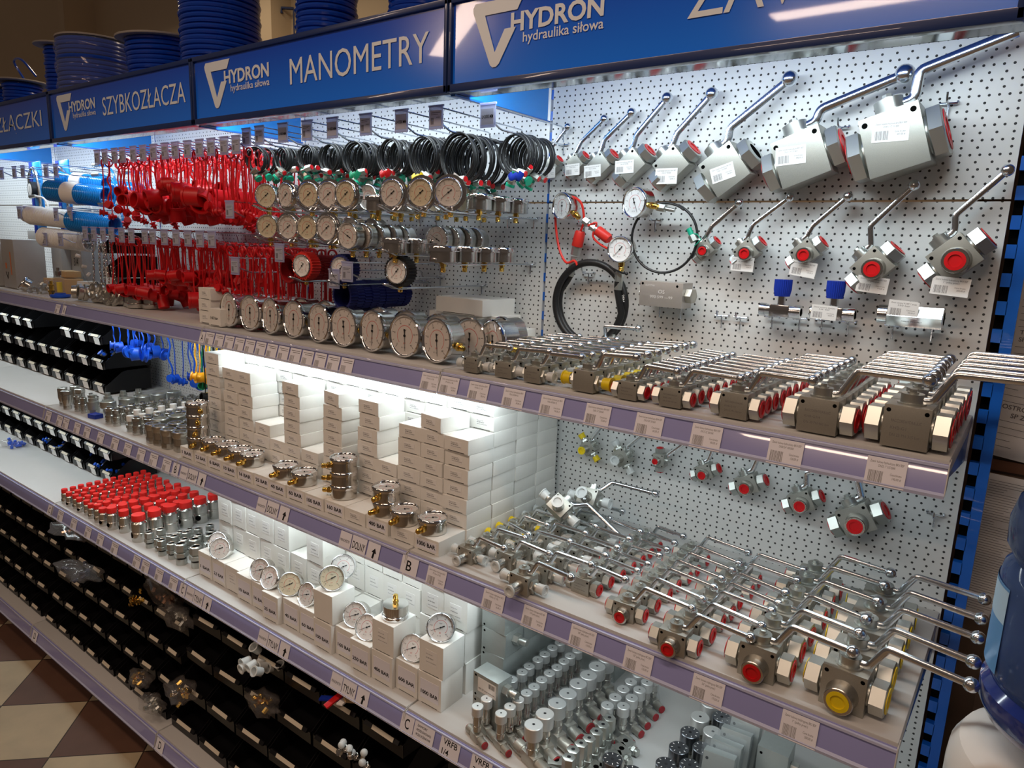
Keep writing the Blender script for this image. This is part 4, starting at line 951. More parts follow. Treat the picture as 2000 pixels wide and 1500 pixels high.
# ---- hanging steel parts with chains, unions on the shelf
def chain_parts(L, seed):
    b = MB(); n = int(L / 11)
    for k in range(n):
        m = T(math.sin(k * .3 + seed) * 4, 0, -11 * k - 6) @ RZ(90 * (k % 2) + 20)
        b.tube([m @ Vector((math.cos(t) * 3.4, 0, math.sin(t) * 7.4)) for t in [2 * math.pi * q / 10 for q in range(10)]], 1.2, 5, True)
    c = MB(); m = T(math.sin(n * .3 + seed) * 4, 0, -11 * n - 20) @ RX(75)
    c.lathe([(22, -14), (30, -14), (30, 14), (22, 14), (20, 10), (20, -10), (22, -14)], 20, m); c.hexa(66, -6, 6, None, m)
    return [('chain', b.mesh('chain', 'steel'), 'steel link chain'), ('union_ring', c.mesh('union_ring', 'steelpad'), 'plated steel union ring')]
for i, (x, y, L) in enumerate([(-2790, -335, 180), (-2770, -305, 190), (-2745, -330, 185), (-2722, -300, 185), (-2700, -325, 190), (-2660, -320, 195)]):
    spawn('chained_cap', chain_parts(L, i), T(x, y, 118), 'steel cap hanging on a link chain beside the black bins, %s from left' % ORD[i], 'cap', 'steel caps on chains')
un = MB(); un.lathe([(18, 0), (30, 0), (32, 4), (32, 16), (26, 18), (26, 34), (18, 34), (18, 0)], 24)
une = un.mesh('union', 'steelpad')
for i, (x, y, rx) in enumerate([(-2915, -330, 90), (-2855, -335, 80), (-2820, -305, 0), (-2775, -255, 0), (-2745, -290, 0), (-2680, -290, 0), (-2610, -285, 0), (-2550, -300, 0), (-2500, -270, 0)]):
    single('steel_union', une, T(x, y, SA + (32 if rx else 0)) @ RZ(-30 + 20 * i) @ RX(rx), 'round plated steel union on the upper shelf, %s from left below the red caps' % ORD[i], 'union', 'steel unions on the upper shelf')
# ================================================================== black storage bins
def bin_parts(w, d, h, card=True, tier=0):
    t = 1.8; b = MB(); hf = h * .40
    side = [(0, 0), (d, 0), (d, h), (d * .44, h), (d * .36, h * .96), (5, hf), (-3, hf - 2)]
    b.xprism(side, -w / 2, -w / 2 + t); b.xprism(side, w / 2 - t, w / 2)
    b.box(-w / 2, w / 2, 0, d, 0, t); b.box(-w / 2, w / 2, d - t, d, 0, h); b.box(-w / 2, w / 2, -2, 1, 0, hf - 4)
    b.xprism([(d * .44 - 1, h - 3), (d * .44 + 1, h + 1.5), (d, h + 1.5), (d, h - 3)], -w / 2 - 2, -w / 2); b.xprism([(d * .44 - 1, h - 3), (d * .44 + 1, h + 1.5), (d, h + 1.5), (d, h - 3)], w / 2, w / 2 + 2)
    b.xprism([(-9, hf - 5), (-2, hf + 3), (2, hf + 3), (-2, hf - 8)], -w * .42, w * .42)
    P = [('bin_body', b.mesh('bin_body', 'black'), None)]
    if card:
        k = MB(); k.xprism([(-9.8, hf - 5), (-4.5, hf + 4), (-3.6, hf + 4), (-9, hf - 5.6)], -w * .22, w * .30); 
        P.append(('label_card', k.mesh('label_card', 'cardcream'), 'cream label card'))
        k2 = MB(); k2.xprism([(-9.5, hf - 8), (-8.5, hf - 8), (-3, -2), (-4, -2)], -w * .02, w * .36)
        if tier: P.append(('hanging_label', k2.mesh('hanging_label', ['paper', 'greyink']), 'white label with bar code'))
    return P
M['cardcream'] = mat('cream_card', (.66, .60, .48), .6)
B1 = bin_parts(122, 185, 88, True, 1)
bn = {0: 'lowest', 1: 'second', 2: 'third', 3: 'fourth'}
def fitting_parts(seed, cblue='blue'):
    b = MB(); c = MB(); r = random.Random(seed)
    b.cyl(5, 0, 22, 10); b.hexa(13, 8, 15); b.cyl(4.6, 0, 14, 10, T(0, 0, 16) @ RY(90)); c.cyl(6.6, 20, 27, 12); c.cyl(6.4, 12, 18, 12, T(0, 0, 16) @ RY(90))
    return [('fitting_body', b.mesh('fitting_body', 'zinc_hi'), None), ('push_collar', c.mesh('push_collar', cblue), 'blue collar')]
FT = fitting_parts(1)
for bay, xr, nb in ((4, -2955, 7), (5, -3940, 6)):
    for tier in range(3):
        for i in range(nb):
            if tier == 2 and bay == 4 and i in (3, 4): continue
            x = xr - 68 - 139 * i + (8 if tier == 1 else 0)
            spawn('storage_bin', B1, T(x, -250 - 8 * tier * 0, -514 + 102 * tier) @ RZ(random.uniform(-1, 1)), 'black open bin, %s from right, %s tier, under upper shelf %s' % (ORD[i], bn[tier], 'beside the blue caps' if bay == 4 else 'at the far left'), 'bin', 'black bins between upper and middle shelf')
for q in range(16):
    r = random.Random(q); spawn('push_fitting', FT, T(-3010 + r.uniform(-28, 28), -215 + r.uniform(-20, 110), -372 + r.uniform(-6, 22)) @ RX(r.uniform(40, 120)) @ RZ(r.uniform(0, 360)), 'small blue collared push fitting heaped in the rightmost bin of the second tier', 'fitting', 'push fittings in the second tier bin')
for bay, xr, nb in ((4, -2975, 7), (5, -3950, 6)):
    for tier in range(2):
        for i in range(nb):
            x = xr - 68 - 139 * i
            spawn('storage_bin', B1, T(x, -240, -910 + 98 * tier) @ RZ(random.uniform(-1, 1)), 'black open bin, %s from right, %s tier, under middle shelf %s' % (ORD[i], ['lower', 'upper'][tier], 'near red capped couplings' if bay == 4 else 'at far left'), 'bin', 'black bins between middle and lower shelf')
            if tier == 0 and bay == 4 and i < 6 and i != 3:
                for q in range(7):
                    r = random.Random(q + i * 9); spawn('push_fitting', FT, T(x + r.uniform(-32, 32), -215 + r.uniform(-8, 90), -890 + r.uniform(-6, 20)) @ RX(r.uniform(40, 120)) @ RZ(r.uniform(0, 360)), 'small blue collared push fitting in the %s lower tier bin from right' % ORD[i], 'fitting', 'push fittings in the %s lower tier bin from right' % ORD[i])
B3 = bin_parts(104, 200, 74, True, 0); B4 = bin_parts(150, 220, 96, True, 0)
for bay, xr in ((2, -985), (3, -1968), (4, -2955)):
    nb, wd, Bp, hh = ((6, 160, B4, 104) if bay == 2 else (8, 120, B3, 84))
    nt = 4 if bay == 2 else 5
    for tier in range(nt):
        for i in range(nb):
            x = xr - wd / 2 - 6 - wd * i
            spawn('storage_bin', Bp, T(x, -560 + 30 * tier, -1390 + hh * tier) @ RZ(random.uniform(-1.5, 1.5)), 'black bin, %s from right, tier %s over floor rail, %s' % (ORD[i], ['one', 'two', 'three', 'four', 'five'][tier], {2: 'below the gauge cartons', 3: 'below the red capped couplings', 4: 'at the far left'}[bay]), 'bin', 'black bins on the floor level shelf')
# things lying in the low bins
def bag_parts(w, d, h, seed, fill='brass', film='bagfilm', n=10):
    bm = bmesh.new(); bmesh.ops.create_uvsphere(bm, u_segments=22, v_segments=12, radius=1)
    r = random.Random(seed); ph = [r.uniform(0, 6) for _ in range(6)]
    for v in bm.verts:
        p = v.co; a = math.atan2(p.y, p.x)
        k = 1 + .16 * math.sin(5 * a + ph[0] + p.z * 3) + .10 * math.sin(9 * a + ph[1])
        v.co = Vector((p.x * k * w / 2, p.y * k * d / 2, p.z * h / 2 * (1 + .2 * math.sin(3 * a + ph[2]))))
    bm.verts.index_update(); b = MB(); b.add([v.co.copy() for v in bm.verts], [[v.index for v in f.verts] for f in bm.faces]); bm.free()
    c = MB()
    for i in range(n): c.hexa(12, 0, 16, None, T(r.uniform(-.3, .3) * w, r.uniform(-.3, .3) * d, r.uniform(-.35, .1) * h) @ RX(r.uniform(0, 180)) @ RZ(r.uniform(0, 180)))
    return [('bag_film', b.mesh('bag_film', film), 'crumpled clear film'), ('contents', c.mesh('bag_contents', fill), None)]
for i, (x, y, z, w, d, h, rx, f, l) in enumerate([(-2780, -470, -985, 280, 160, 30, 0, 'copper', 'wide crumpled bag of copper coloured parts at the left above the bins'), (-2560, -560, -1060, 230, 120, 50, -12, 'dark', 'grey plastic bag with dark parts lying on the low bins'),
                                                 (-2140, -470, -1040, 170, 60, 150, 30, 'copper', 'upright clear bag with small copper parts in a low bin'), (-2040, -480, -1080, 190, 70, 60, 50, 'zinc_hi', 'clear bag with white parts leaning right of the upright bag'),
                                                 (-1880, -560, -1240, 130, 80, 50, 20, 'brass', 'small bag in a low bin below the 1 BAR cartons'), (-2110, -575, -1290, 110, 60, 50, 15, 'brass', 'crumpled bag glinting over the lower bins'), (-2010, -590, -1330, 120, 60, 60, 15, 'zinc_hi', 'bag with red print hanging out of a low bin'),
                                                 (-1500, -520, -1130, 120, 70, 60, 20, 'brass', 'small clear bag between the large low bins')]):
    M.setdefault('copper', mat('copper_parts', (.55, .30, .18), .3, 1)); M.setdefault('dark', mat('dark_parts', (.03, .03, .05), .4))
    spawn('plastic_bag', bag_parts(w, d, h, i, f), T(x, y, z) @ RX(rx), l, 'bag')
for i in range(12):
    r = random.Random(i + 50); b = MB(); b.cyl(5, 0, 18, 10); b.hexa(12, 4, 11)
    single('brass_fitting', b.mesh('brass_fitting', 'brass'), T(-2275 + r.uniform(-28, 28), -500 + r.uniform(-20, 30), -1110 + r.uniform(0, 22)) @ RX(r.uniform(0, 180)), 'small brass fitting heaped in a low black bin at left', 'fitting', 'brass fittings in a low bin')
capm = MB(); capm.lathe([(11, 0), (13, 26), (15, 26), (15, 28), (11, 28), (9.5, 2), (.01, 2)], 18); capme = capm.mesh('plastic_cap', 'clear')
for i in range(11):  # loose milky plastic caps, shaped as open cups
    r = random.Random(i + 80); single('milky_cap', capme, T(-1530 + r.uniform(-55, 60), -520 + r.uniform(-10, 70), -1045 + r.uniform(-20, 25)) @ RX(r.uniform(20, 150)) @ RZ(r.uniform(0, 180)), 'milky plastic cap heaped in a large low bin', 'cup', 'milky plastic caps in a large low bin')
for i, (c_, dx, dz, rz) in enumerate([('red', -20, 10, 20), ('blueink', -50, -8, -30), ('paper', -5, 4, 50), ('kraft', 20, 6, 10), ('red', -5, 14, -12)]):
    mb = MB().rbox(-30, 30, -9, 9, -3, 3, 2).rbox(22, 34, -6, 6, -5, 5, 2)
    single('small_part', mb.mesh('small_part', c_), T(-1195 + dx, -500 + 10 * i, -1010 + dz) @ RZ(rz + 60) @ RY(15 * i - 20), '%s plastic piece in the large open bin below the 250 BAR carton' % ['long red', 'dark blue', 'white', 'brown', 'short red'][i], 'part')
for i in range(6):
    r = random.Random(i + 120); spawn('capped_fitting', [('fitting_body', (lambda q: q.cyl(6, 0, 26, 12).hexa(15, 4, 14) and q.mesh('fb', 'steel'))(MB()), None), ('cap', (lambda q: q.ball(9, T(0, 0, 30)) and q.mesh('fc', 'clear'))(MB()), 'clear cap')],
          T(-1080 + r.uniform(-50, 40), -560 + r.uniform(-10, 40), -1085 + r.uniform(0, 20)) @ RX(r.uniform(-40, 40)), 'steel fitting with clear round cap in a low bin at bottom', 'fitting', 'capped fittings in a low bin')
spawn('plastic_bag', bag_parts(150, 110, 34, 77, 'blue', 'bagfilm', 16), T(-3890, -300, SCz + 17), 'clear bag of blue and grey fittings lying on the empty lower shelf', 'bag')

# ================================================================== quick couplings, middle shelf
def coupling(kind, s=1.0):
    a = MB(); c = MB(); P = []
    if kind == 0:      # ribbed female coupler
        a.lathe([(15 * s, 0), (16 * s, 1), (16 * s, 10), (14.5 * s, 11), (14.5 * s, 14), (16.5 * s, 15), (16.5 * s, 21), (14.5 * s, 22), (14.5 * s, 25), (16.5 * s, 26), (16.5 * s, 32), (14 * s, 34), (13 * s, 46)], 22); a.hexa(27 * s, 46, 58); a.cyl(9 * s, 58, 63, 16)
    elif kind == 1:    # wide screw ring
        a.lathe([(14, 0), (14, 40), (26, 44), (27, 46), (27, 66), (25, 68), (21, 68), (20, 60), (.01, 60)], 28)
    elif kind == 2:    # white capped male
        a.cyl(13, 0, 14, 20); a.hexa(26, 14, 26); a.cyl(10, 26, 44, 18); c.lathe([(12, 38), (12, 56), (11, 57), (.01, 57)], 18)
    elif kind == 3:    # tall stepped with hex top
        a.cyl(14, 0, 14, 20); a.lathe([(13, 14), (17, 34), (17, 40)], 20); a.cyl(17, 40, 56, 20); a.hexa(34, 56, 72); a.disc(10, 72.3, 16, None, 0)
    elif kind == 4:    # stepped plug with round nose
        a.hexa(34, 0, 22); a.cyl(18, 22, 40, 22); a.cyl(19, 40, 52, 22); a.cyl(14, 52, 64, 20); a.cyl(10, 64, 76, 18)
    elif kind == 5:    # large flat faced body
        a.hexa(40, 0, 20); a.cyl(22, 20, 44, 26); a.lathe([(24, 44), (25, 46), (25, 62), (23, 64), (17, 64), (16, 56), (.01, 56)], 26)
    P.append(('coupling_body', a.mesh('coupling_body', 'steelpad' if kind in (0, 3, 5) else 'zinc_hi'), None))
    if kind == 2: P.append(('cap', c.mesh('coupling_cap', 'white'), 'white plastic cap'))
    return P
KP = [coupling(i) for i in range(6)]; KP.append(coupling(0, .78))
kn = ['ribbed coupler', 'wide ringed coupler', 'white capped coupling', 'tall coupler with hexagon top', 'stepped round nosed plug', 'flat faced coupler', 'slim ribbed coupler']
cc = [(-2895, [-440, -395], 3), (-2825, [-452, -405], 3), (-2765, [-440, -392], 6), (-2720, [-435, -395], 6), (-2668, [-425, -372, -315, -260], 4), (-2572, [-415, -348, -290, -230, -170], 1), (-2500, [-440, -402, -365, -328, -290], 0), (-2455, [-438, -400], 6),
      (-2415, [-385, -345, -300, -255, -210, -165], 2), (-2350, [-440, -400, -350, -305, -262, -218, -175], 2), (-2300, [-442, -405, -368], 0), (-2262, [-420, -380, -340, -300], 0), (-2205, [-410, -352, -295, -238], 1), (-2175, [-450], 5), (-2135, [-448, -395, -340, -285], 5), (-2075, [-450, -398, -345, -290, -235], 5), (-2020, [-440, -392, -340], 5)]
for i, (x, ys, kd) in enumerate(cc):
    if i > 5 and len(ys) > 1:
        while ys[-1] < -150: ys.append(ys[-1] + (ys[1] - ys[0]))
    for j, y in enumerate(ys):
        spawn('quick_coupling', KP[kd], T(x + random.uniform(-3, 3), y, SB) @ RZ(random.uniform(0, 60)), '%s, %s from the front, %s row from left, middle shelf' % (kn[kd], ORD[j], ORD[i]), 'coupling', 'quick couplings on the middle shelf, row %s' % ORD[i])
mb = MB().rbox(-22, 22, -16, 16, 0, 16, 2); single('blue_holder', mb.mesh('blue_holder', 'knobblue'), T(-2620, -440, SB) @ RZ(10), 'dark blue plastic block among the couplings', 'block')

# ================================================================== red capped couplings, lower shelf
def capped(r, h, rc, hc, nm):
    a = MB(); a.lathe([(r * .96, 0), (r, 2), (r, h * .42), (r * .94, h * .44), (r * .94, h * .50), (r, h * .52), (r, h * .86), (r * .8, h * .92), (rc * .8, h)], 22)
    a.disc(r * .42, 0, 14, T(0, -r - .15, h * .30) @ RX(90), 1)
    c = MB(); c.lathe([(rc, h - 2), (rc * 1.03, h), (rc, h + hc - 1), (rc - 1, h + hc), (.01, h + hc)], 22)
    return [('coupling_body', a.mesh('capped_body', ['steelpad', 'hole']), None), ('red_cap', c.mesh('red_cap', 'redcap'), 'red plastic cap')]
RC = [capped(12.5, 44, 11, 14, ''), capped(15, 54, 13.5, 15, ''), capped(18, 66, 16.5, 18, ''), capped(25, 78, 22, 20, '')]
colc = [(-2912, 11, 0, -458, 31), (-2862, 11, 0, -462, 31), (-2816, 11, 0, -456, 31), (-2770, 11, 0, -461, 31), (-2722, 11, 0, -455, 31), (-2674, 10, 0, -460, 33), (-2622, 10, 1, -458, 34), (-2570, 9, 1, -462, 36), (-2516, 8, 2, -455, 40), (-2452, 7, 2, -440, 44), (-2402, 3, 2, -360, 46), (-2345, 6, 3, -440, 57)]
for i, (x, n, kd, y0, p) in enumerate(colc):
    for j in range(n):
        spawn('capped_coupling', RC[kd], T(x + random.uniform(-3, 3), y0 + p * j, SCz) @ RZ(random.uniform(-50, 50)), 'red capped coupling, %s from the front, %s row from left, lower shelf' % (ORD[j], ORD[i]), 'coupling', 'red capped couplings on the lower shelf, row %s' % ORD[i])
def nutset(s):
    a = MB(); a.cyl(17 * s, 0, 20 * s, 22); a.lathe([(14 * s, 20 * s), (14 * s, 26 * s)], 18, None, 1); a.hexa(38 * s, 26 * s, 42 * s); a.hexa(34 * s, 44 * s, 70 * s); a.lathe([(15 * s, 70 * s), (13 * s, 72.5 * s), (11 * s, 70 * s), (10 * s, 62 * s), (.01, 62 * s)], 20)
    return [('coupling_body', a.mesh('nut_coupling', ['zinc_hi', 'rubber']), None)]
NS = [nutset(.62), nutset(.78), nutset(1.02)]
for i, (x, ys, kd) in enumerate([(-2262, [-445, -405], 1), (-2215, [-440, -400, -362, -325], 0), (-2172, [-448, -405, -362, -318, -275], 1), (-2122, [-440, -395, -345, -298, -250], 1), (-2062, [-440, -392, -338, -284], 2), (-2005, [-420, -366, -312], 2)]):
    for j, y in enumerate(ys):
        spawn('hex_coupling', NS[kd], T(x, y, SCz) @ RZ(random.uniform(-30, 30)), 'uncapped hexagon coupling, %s from the front, %s row from left' % (ORD[j], ORD[i]), 'coupling', 'uncapped hexagon couplings, row %s' % ORD[i])

# ================================================================== flow control valves, lower shelf right
def flow_valve(rk, h, film=True, dark=False):
    k = MB(); k.lathe([(rk, h - rk * 1.55), (rk * 1.01, h - rk * 1.5), (rk * 1.01, h - 1.2), (rk - 1, h), (.01, h)], 26); k.disc(rk * .16, h + .2, 12, None, 1)
    for i in range(8):
        a = 2 * math.pi * i / 8
        if dark: k.box(-.6, .6, -2, 2, h + .1, h + .2, RZ(45 * i) @ T(0, rk * .72, 0), 2)
    s = MB(); s.cyl(rk * .72, h * .30, h - rk * 1.5, 20); s.cyl(rk * .8, h * .42, h * .46, 20)
    t = MB(); r = rk * .68; L = rk * 2.6
    t.cyl(r, -L, L, 20, T(0, 0, r + .5) @ RY(90)); t.cyl(r * 1.08, -L, -L * .55, 20, T(0, 0, r + .5) @ RY(90)); t.rbox(-L * .42, L * .42, -r * 1.0, r * 1.0, .5, r * 2.2, 1.5)
    P = [('knob', k.mesh('knob', ['darkalu' if dark else 'alu', 'ink', 'paper']), 'dark scale knob' if dark else 'satin round knob'), ('stem', s.mesh('stem', 'steel'), None), ('tee_body', t.mesh('tee_body', 'zinc'), None)]
    for sd in (-1, 1):
        p = MB(); p.cyl(r * .9, L, L + 2.5, 18, T(0, 0, r + .5) @ RY(90 * sd)); P.append(('plug', p.mesh('end_plug', 'bootred2'), 'dull red end plug'))
    if film:
        f = MB(); f.lathe([(rk * 1.10, h + 1.5), (rk * 1.12, h - rk), (rk * .98, h * .45), (rk * 1.25, r * 2.5), (rk * 1.5, .5)], 14); P.append(('wrap_film', f.mesh('wrap_film', 'foil'), 'clear wrapping film'))
    return P
M['bootred2'] = mat('dull_red_plug', (.36, .02, .03), .45)
FV = {('s', 0): flow_valve(13, 85, False), ('s', 1): flow_valve(13, 85, True), ('b', 0): flow_valve(19.5, 96, False), ('b', 1): flow_valve(19.5, 96, True), ('m', 1): flow_valve(14, 80, True), ('d', 0): flow_valve(20, 80, False, True), ('l', 0): flow_valve(20, 80, False)}
for i, (x, ys, k) in enumerate([(-774, [-469, -436, -406, -374, -343, -305, -275, -239, -209, -173, -142], 's'), (-720, [-455, -424, -393, -362, -333, -300, -267, -236, -204, -175, -142], 's'), (-638, [-452, -408, -362, -318, -272, -229, -185, -142], 'b'), (-560, [-277, -240, -202, -165, -128], 'm'), (-530, [-256, -218, -180, -142, -104], 'm')]):
    for j, y in enumerate(ys):
        film = 1 if (j > (2 if k == 's' else 1) or k == 'm') else 0
        spawn('flow_valve', FV[(k, film)], T(x + random.uniform(-1.5, 1.5), y, SCz) @ RZ(-22 + random.uniform(-6, 6)), 'satin round knob flow valve, %s from the front, %s row from left' % (ORD[j], ORD[i]), 'valve', 'flow valves on the lower shelf, row %s' % ORD[i])
for i, (x, y, k) in enumerate([(-379, -243, 'd'), (-378, -302, 'd'), (-340, -272, 'd'), (-379, -362, 'd'), (-341, -335, 'd'), (-342, -210, 'l'), (-345, -151, 'd'), (-382, -181, 'l'), (-384, -121, 'l'), (-346, -92, 'l'), (-468, -418, 'd'), (-420, -425, 'd')]):
    spawn('flow_valve', FV[(k, 0)], T(x, y, SCz) @ RZ(70 + random.uniform(-8, 8)), 'flow valve with %s scale knob beside the blank shelf area, number %s from the back' % ('dark' if k == 'd' else 'pale', ['seven', 'nine', 'eight', 'eleven', 'ten', 'six', 'four', 'five', 'two', 'one', 'thirteen', 'twelve'][i]) if False else '%s scale knob flow valve, %s of those right of the blank area' % ('dark' if k == 'd' else 'pale', ORD[i]), 'valve', 'scale knob flow valves')
cart = MB(); cart.hexa(24, 44, 74); cart.disc(4, 74.3, 12, None, 1); cart.cyl(9, 24, 44, 18); cart.hexa(20, 12, 24); cart.cyl(7, 0, 12, 16); cme = cart.mesh('cartridge_valve', ['zinc_hi', 'ink'])
for i, (x, y) in enumerate([(-542, -462), (-547, -438), (-544, -412), (-539, -388), (-538, -360), (-538, -332), (-538, -304)]):
    single('cartridge_valve', cme, T(x, y, SCz), 'slim hexagon headed cartridge valve, %s from the front, lower shelf' % ORD[i], 'valve', 'cartridge valves on the lower shelf')
for i, (x, y) in enumerate([(-515, -395), (-505, -368), (-498, -340), (-500, -312), (-505, -285), (-585, -462), (-590, -430)]):
    b = MB(); b.rbox(-14, 14, -18, 18, 0, 22, 1); b.cyl(8, 18, 34, 16, T(0, 0, 11) @ RX(90)); b.hexa(18, 20, 28, None, T(0, 0, 11) @ RX(90)); b.disc(6, 22.3, 14, None, 1)
    single('check_block', b.mesh('check_block', ['zinc_hi', 'hole']), T(x, y, SCz) @ RZ(20 * i), 'little plated block with threaded stub, %s of those by the cartridge valves' % ORD[i], 'valve', 'little plated blocks')
# steel manifold blocks
def block_parts(w, d, h, sticker=False, top=True, side=True):
    b = MB(); b.rbox(-w / 2, w / 2, -d / 2, d / 2, 0, h, 1)
    if top: b.disc(min(w, d) * .22, h + .2, 20, None, 1); b.lathe([(min(w, d) * .22, h + .1), (min(w, d) * .26, h + .3)], 20)
    for z in (h * .12, h * .88):
        b.disc(3, 0, 12, T(-w / 2 + 8, -d / 2 - .2, z) @ RX(90), 1)
    P = [('block_body', b.mesh('block_body', ['bluezinc', 'hole']), None)]
    if side:
        s = MB(); m = T(w / 2, 0, h * .62) @ RY(90); s.hexa(24, 0, 16, None, m); s.cyl(7, 16, 22, 14, m); s.cyl(9, 22, 36, 14, m); P.append(('adjuster', s.mesh('adjuster', 'zinc_hi'), 'threaded adjuster'))
    if sticker:
        k = MB().box(-w * .30, w * .42, -d / 2 - .6, -d / 2 - .1, h * .30, h * .85); barcode(k, w * .12, w * .38, h * .62, h * .80, -d / 2 - .6, 1, 9)
        put_text(k, 'VRPE 3/8" zaw\u00f3r przelewowy', -w * .27, w * .38, h * .40, 4, -d / 2 - .8, None, 1); P.append(('sticker', k.mesh('sticker', ['paper', 'ink']), 'white bar code sticker'))
    return P
M['bluezinc'] = mat('blue_grey_zinc', (.44, .48, .47), .4, .7, noise=.05, nscale=120)
BA = block_parts(76, 46, 62, True, True); BBk = block_parts(76, 46, 62, False, False)
spawn('manifold_block', BBk, T(-788, -400, SCz) @ RZ(-4), 'blue grey steel block, lower of the two beside the 1000 BAR carton', 'block')
spawn('manifold_block', BA, T(-788, -400, SCz + 62) @ RZ(-4), 'blue grey block with bar code sticker, upper one beside the 1000 BAR carton', 'block')
for i, (x, y, n) in enumerate([(-838, -300, 4), (-842, -220, 4), (-845, -140, 4)]):
    for j in range(n):
        spawn('manifold_block', block_parts(70, 74, 60, False, j == n - 1, j % 2 == 0), T(x, y, SCz + 60 * j) @ RZ(2 * (-1) ** j), 'blue grey block, %s from bottom, %s stack behind the stickered blocks' % (ORD[j], ['front', 'middle', 'rear'][i]), 'block', 'stacked blue grey steel blocks')
spawn('manifold_block', block_parts(120, 60, 40, False, True), T(-700, -60, SCz + 70) @ RZ(0), 'long dark steel block with a round port at the back of the lower shelf', 'block')
spawn('manifold_block', block_parts(120, 60, 70, False, False), T(-700, -60, SCz), 'steel block below the long ported block at the back', 'block')
# wrapped blocks at the right of the lower shelf
for i, (x, y, rz, rx) in enumerate([(-290, -330, 8, -16), (-292, -290, 4, -16), (-288, -245, 6, -18), (-285, -200, 2, -18)]):
    P = block_parts(60, 28, 110, False, False, False)
    n_ = MB(); n_.hexa(26, 0, 10, None, T(6, -14, 22) @ RX(90)); n_.disc(8, 10.2, 16, T(6, -14, 22) @ RX(90), 1); P.append(('port_nut', n_.mesh('port_nut', ['zinc_hi', 'hole']), None))
    f = MB().rbox(-36, 34, -19, 17, 2, 122, 7); P.append(('wrap_film', f.mesh('block_film', 'foil'), 'clear wrapping film'))
    spawn('wrapped_block', P, T(x, y, SCz + 4) @ RZ(rz) @ RX(rx), 'plated block in clear film leaning back, %s from the front, lower shelf right' % ORD[i], 'block', 'film wrapped blocks')
for i, (x, y, w, d, h, l) in enumerate([(-180, -300, 90, 60, 50, 'dark steel block with red plugs at the right end of lower shelf'), (-215, -200, 60, 60, 110, 'upright dark steel block near the right end of lower shelf'), (-110, -250, 80, 80, 70, 'wide dark steel block at the far right of lower shelf'), (-100, -380, 90, 60, 60, 'plated block at the front right of lower shelf')]):
    spawn('manifold_block', block_parts(w, d, h, False, True), T(x, y, SCz) @ RZ(12 * i - 10), l, 'block')

# ================================================================== things on the right perforated panel
M['alublock'] = mat('raw_aluminium', (.50, .47, .44), .45, .6, noise=.04, nscale=200)
M['greyink2'] = mat('engraving', (.78, .76, .74), .5)
# gauge with red capped adapter
A1 = gauge_parts(66, 30, 0, 'bottom', 'dialw', needle=180, ang=-58)
x0, z0 = -884, 252
q = MB(); m = T(x0 + 58, -48, z0 - 32) @ RY(122); q.hexa(17, 0, 16, None, m); q.cyl(5, 16, 26, 12, m); q.hexa(18, 24, 40, None, m); q.cyl(9, 40, 46, 14, m)
c = MB(); c.lathe([(12, 46), (12.5, 50), (12.5, 80), (10, 84), (.01, 84)], 20, m)
lp = MB(); lp.tube(smooth([m @ Vector((0, 0, 34)) + Vector((-12, -10, 4)), m @ Vector((-14, -6, 36)), m @ Vector((16, -4, 44)), m @ Vector((22, -2, 70)), m @ Vector((16, 0, 104)), m @ Vector((4, 0, 122))], 5), 2.6, 7)
def root(name, m, label, cat, group=None, parts=()): return spawn(name, list(parts), m, label, cat, group)
root('pressure_gauge', T(x0, -58, z0) @ RZ(-14), 'gauge with handwritten marks and red capped adapter, upper left of the right panel', 'gauge', None, A1)
root('test_adapter', I4, 'plated adapter with bright red cap pointing down right from the gauge', 'adapter', None, [('adapter_body', q.mesh('adapter_body', 'zinc_hi'), None), ('red_cap', c.mesh('adapter_cap', 'hosered'), 'red cap'), ('cap_strap', lp.mesh('cap_strap', 'hosered'), 'red strap')])
# second gauge
root('pressure_gauge', T(-717, -62, 154) @ RZ(4), 'small gauge at the top of the thick black hose', 'gauge', None, gauge_parts(62, 28, 0, 'bottom', 'dialw', needle=-140))
# thick hose loop
cx, cz, rx_, rz_ = -802, 22, 96, 98
pts = [(-868, -30, 88), (-876, -30, 74)] + [(cx + rx_ * math.cos(a), -30 - i * .30, cz + rz_ * math.sin(a)) for i, a in enumerate([R(165 + i * 7.0) for i in range(79)])] + [(-722, -52, 60), (-721, -54, 80)]
hz = MB().tube(pts, 8.6, 12)
pr = MB()
for a0, s_ in ((95, '5800 PSI'), (35, '1/4"'), (8, '2SN'), (235, '5800 PSI'), (170, '1/4"'), (305, '5800')):
    mm = T(cx + rx_ * math.cos(R(a0)), -44 if a0 < 100 else -40, cz + rz_ * math.sin(R(a0))) @ RY(-(a0 - 90))
    put_text(pr, s_, -14, 14, -3.5, 7, -5, mm, 1 if s_ == '2SN' and False else 0, .02, keep=True)
ft = MB(); m = T(-866, -34, 88) @ RY(12); ft.cyl(9.5, -4, 30, 16, m); ft.hexa(15, 30, 44, None, m); ft.hexa(20, 48, 70, None, m); m2 = T(-720, -52, 84) @ RY(2); fu = MB(); fu.cyl(9.5, -24, -2, 16, m2); fu.hexa(18, -4, 18, None, m2)
cp = MB(); cp.lathe([(13, 70), (14, 72), (13, 104), (11, 108), (.01, 108)], 20, m)
st = MB(); st.tube(smooth([m @ Vector((0, 0, 106)), m @ Vector((2, 0, 136)), (-842, -44, 262), (-880, -50, 274), (-910, -46, 236), (-900, -44, 160), (-872, -50, 118), (-846, -52, 122), (-838, -50, 112)], 6), 3.0, 8)
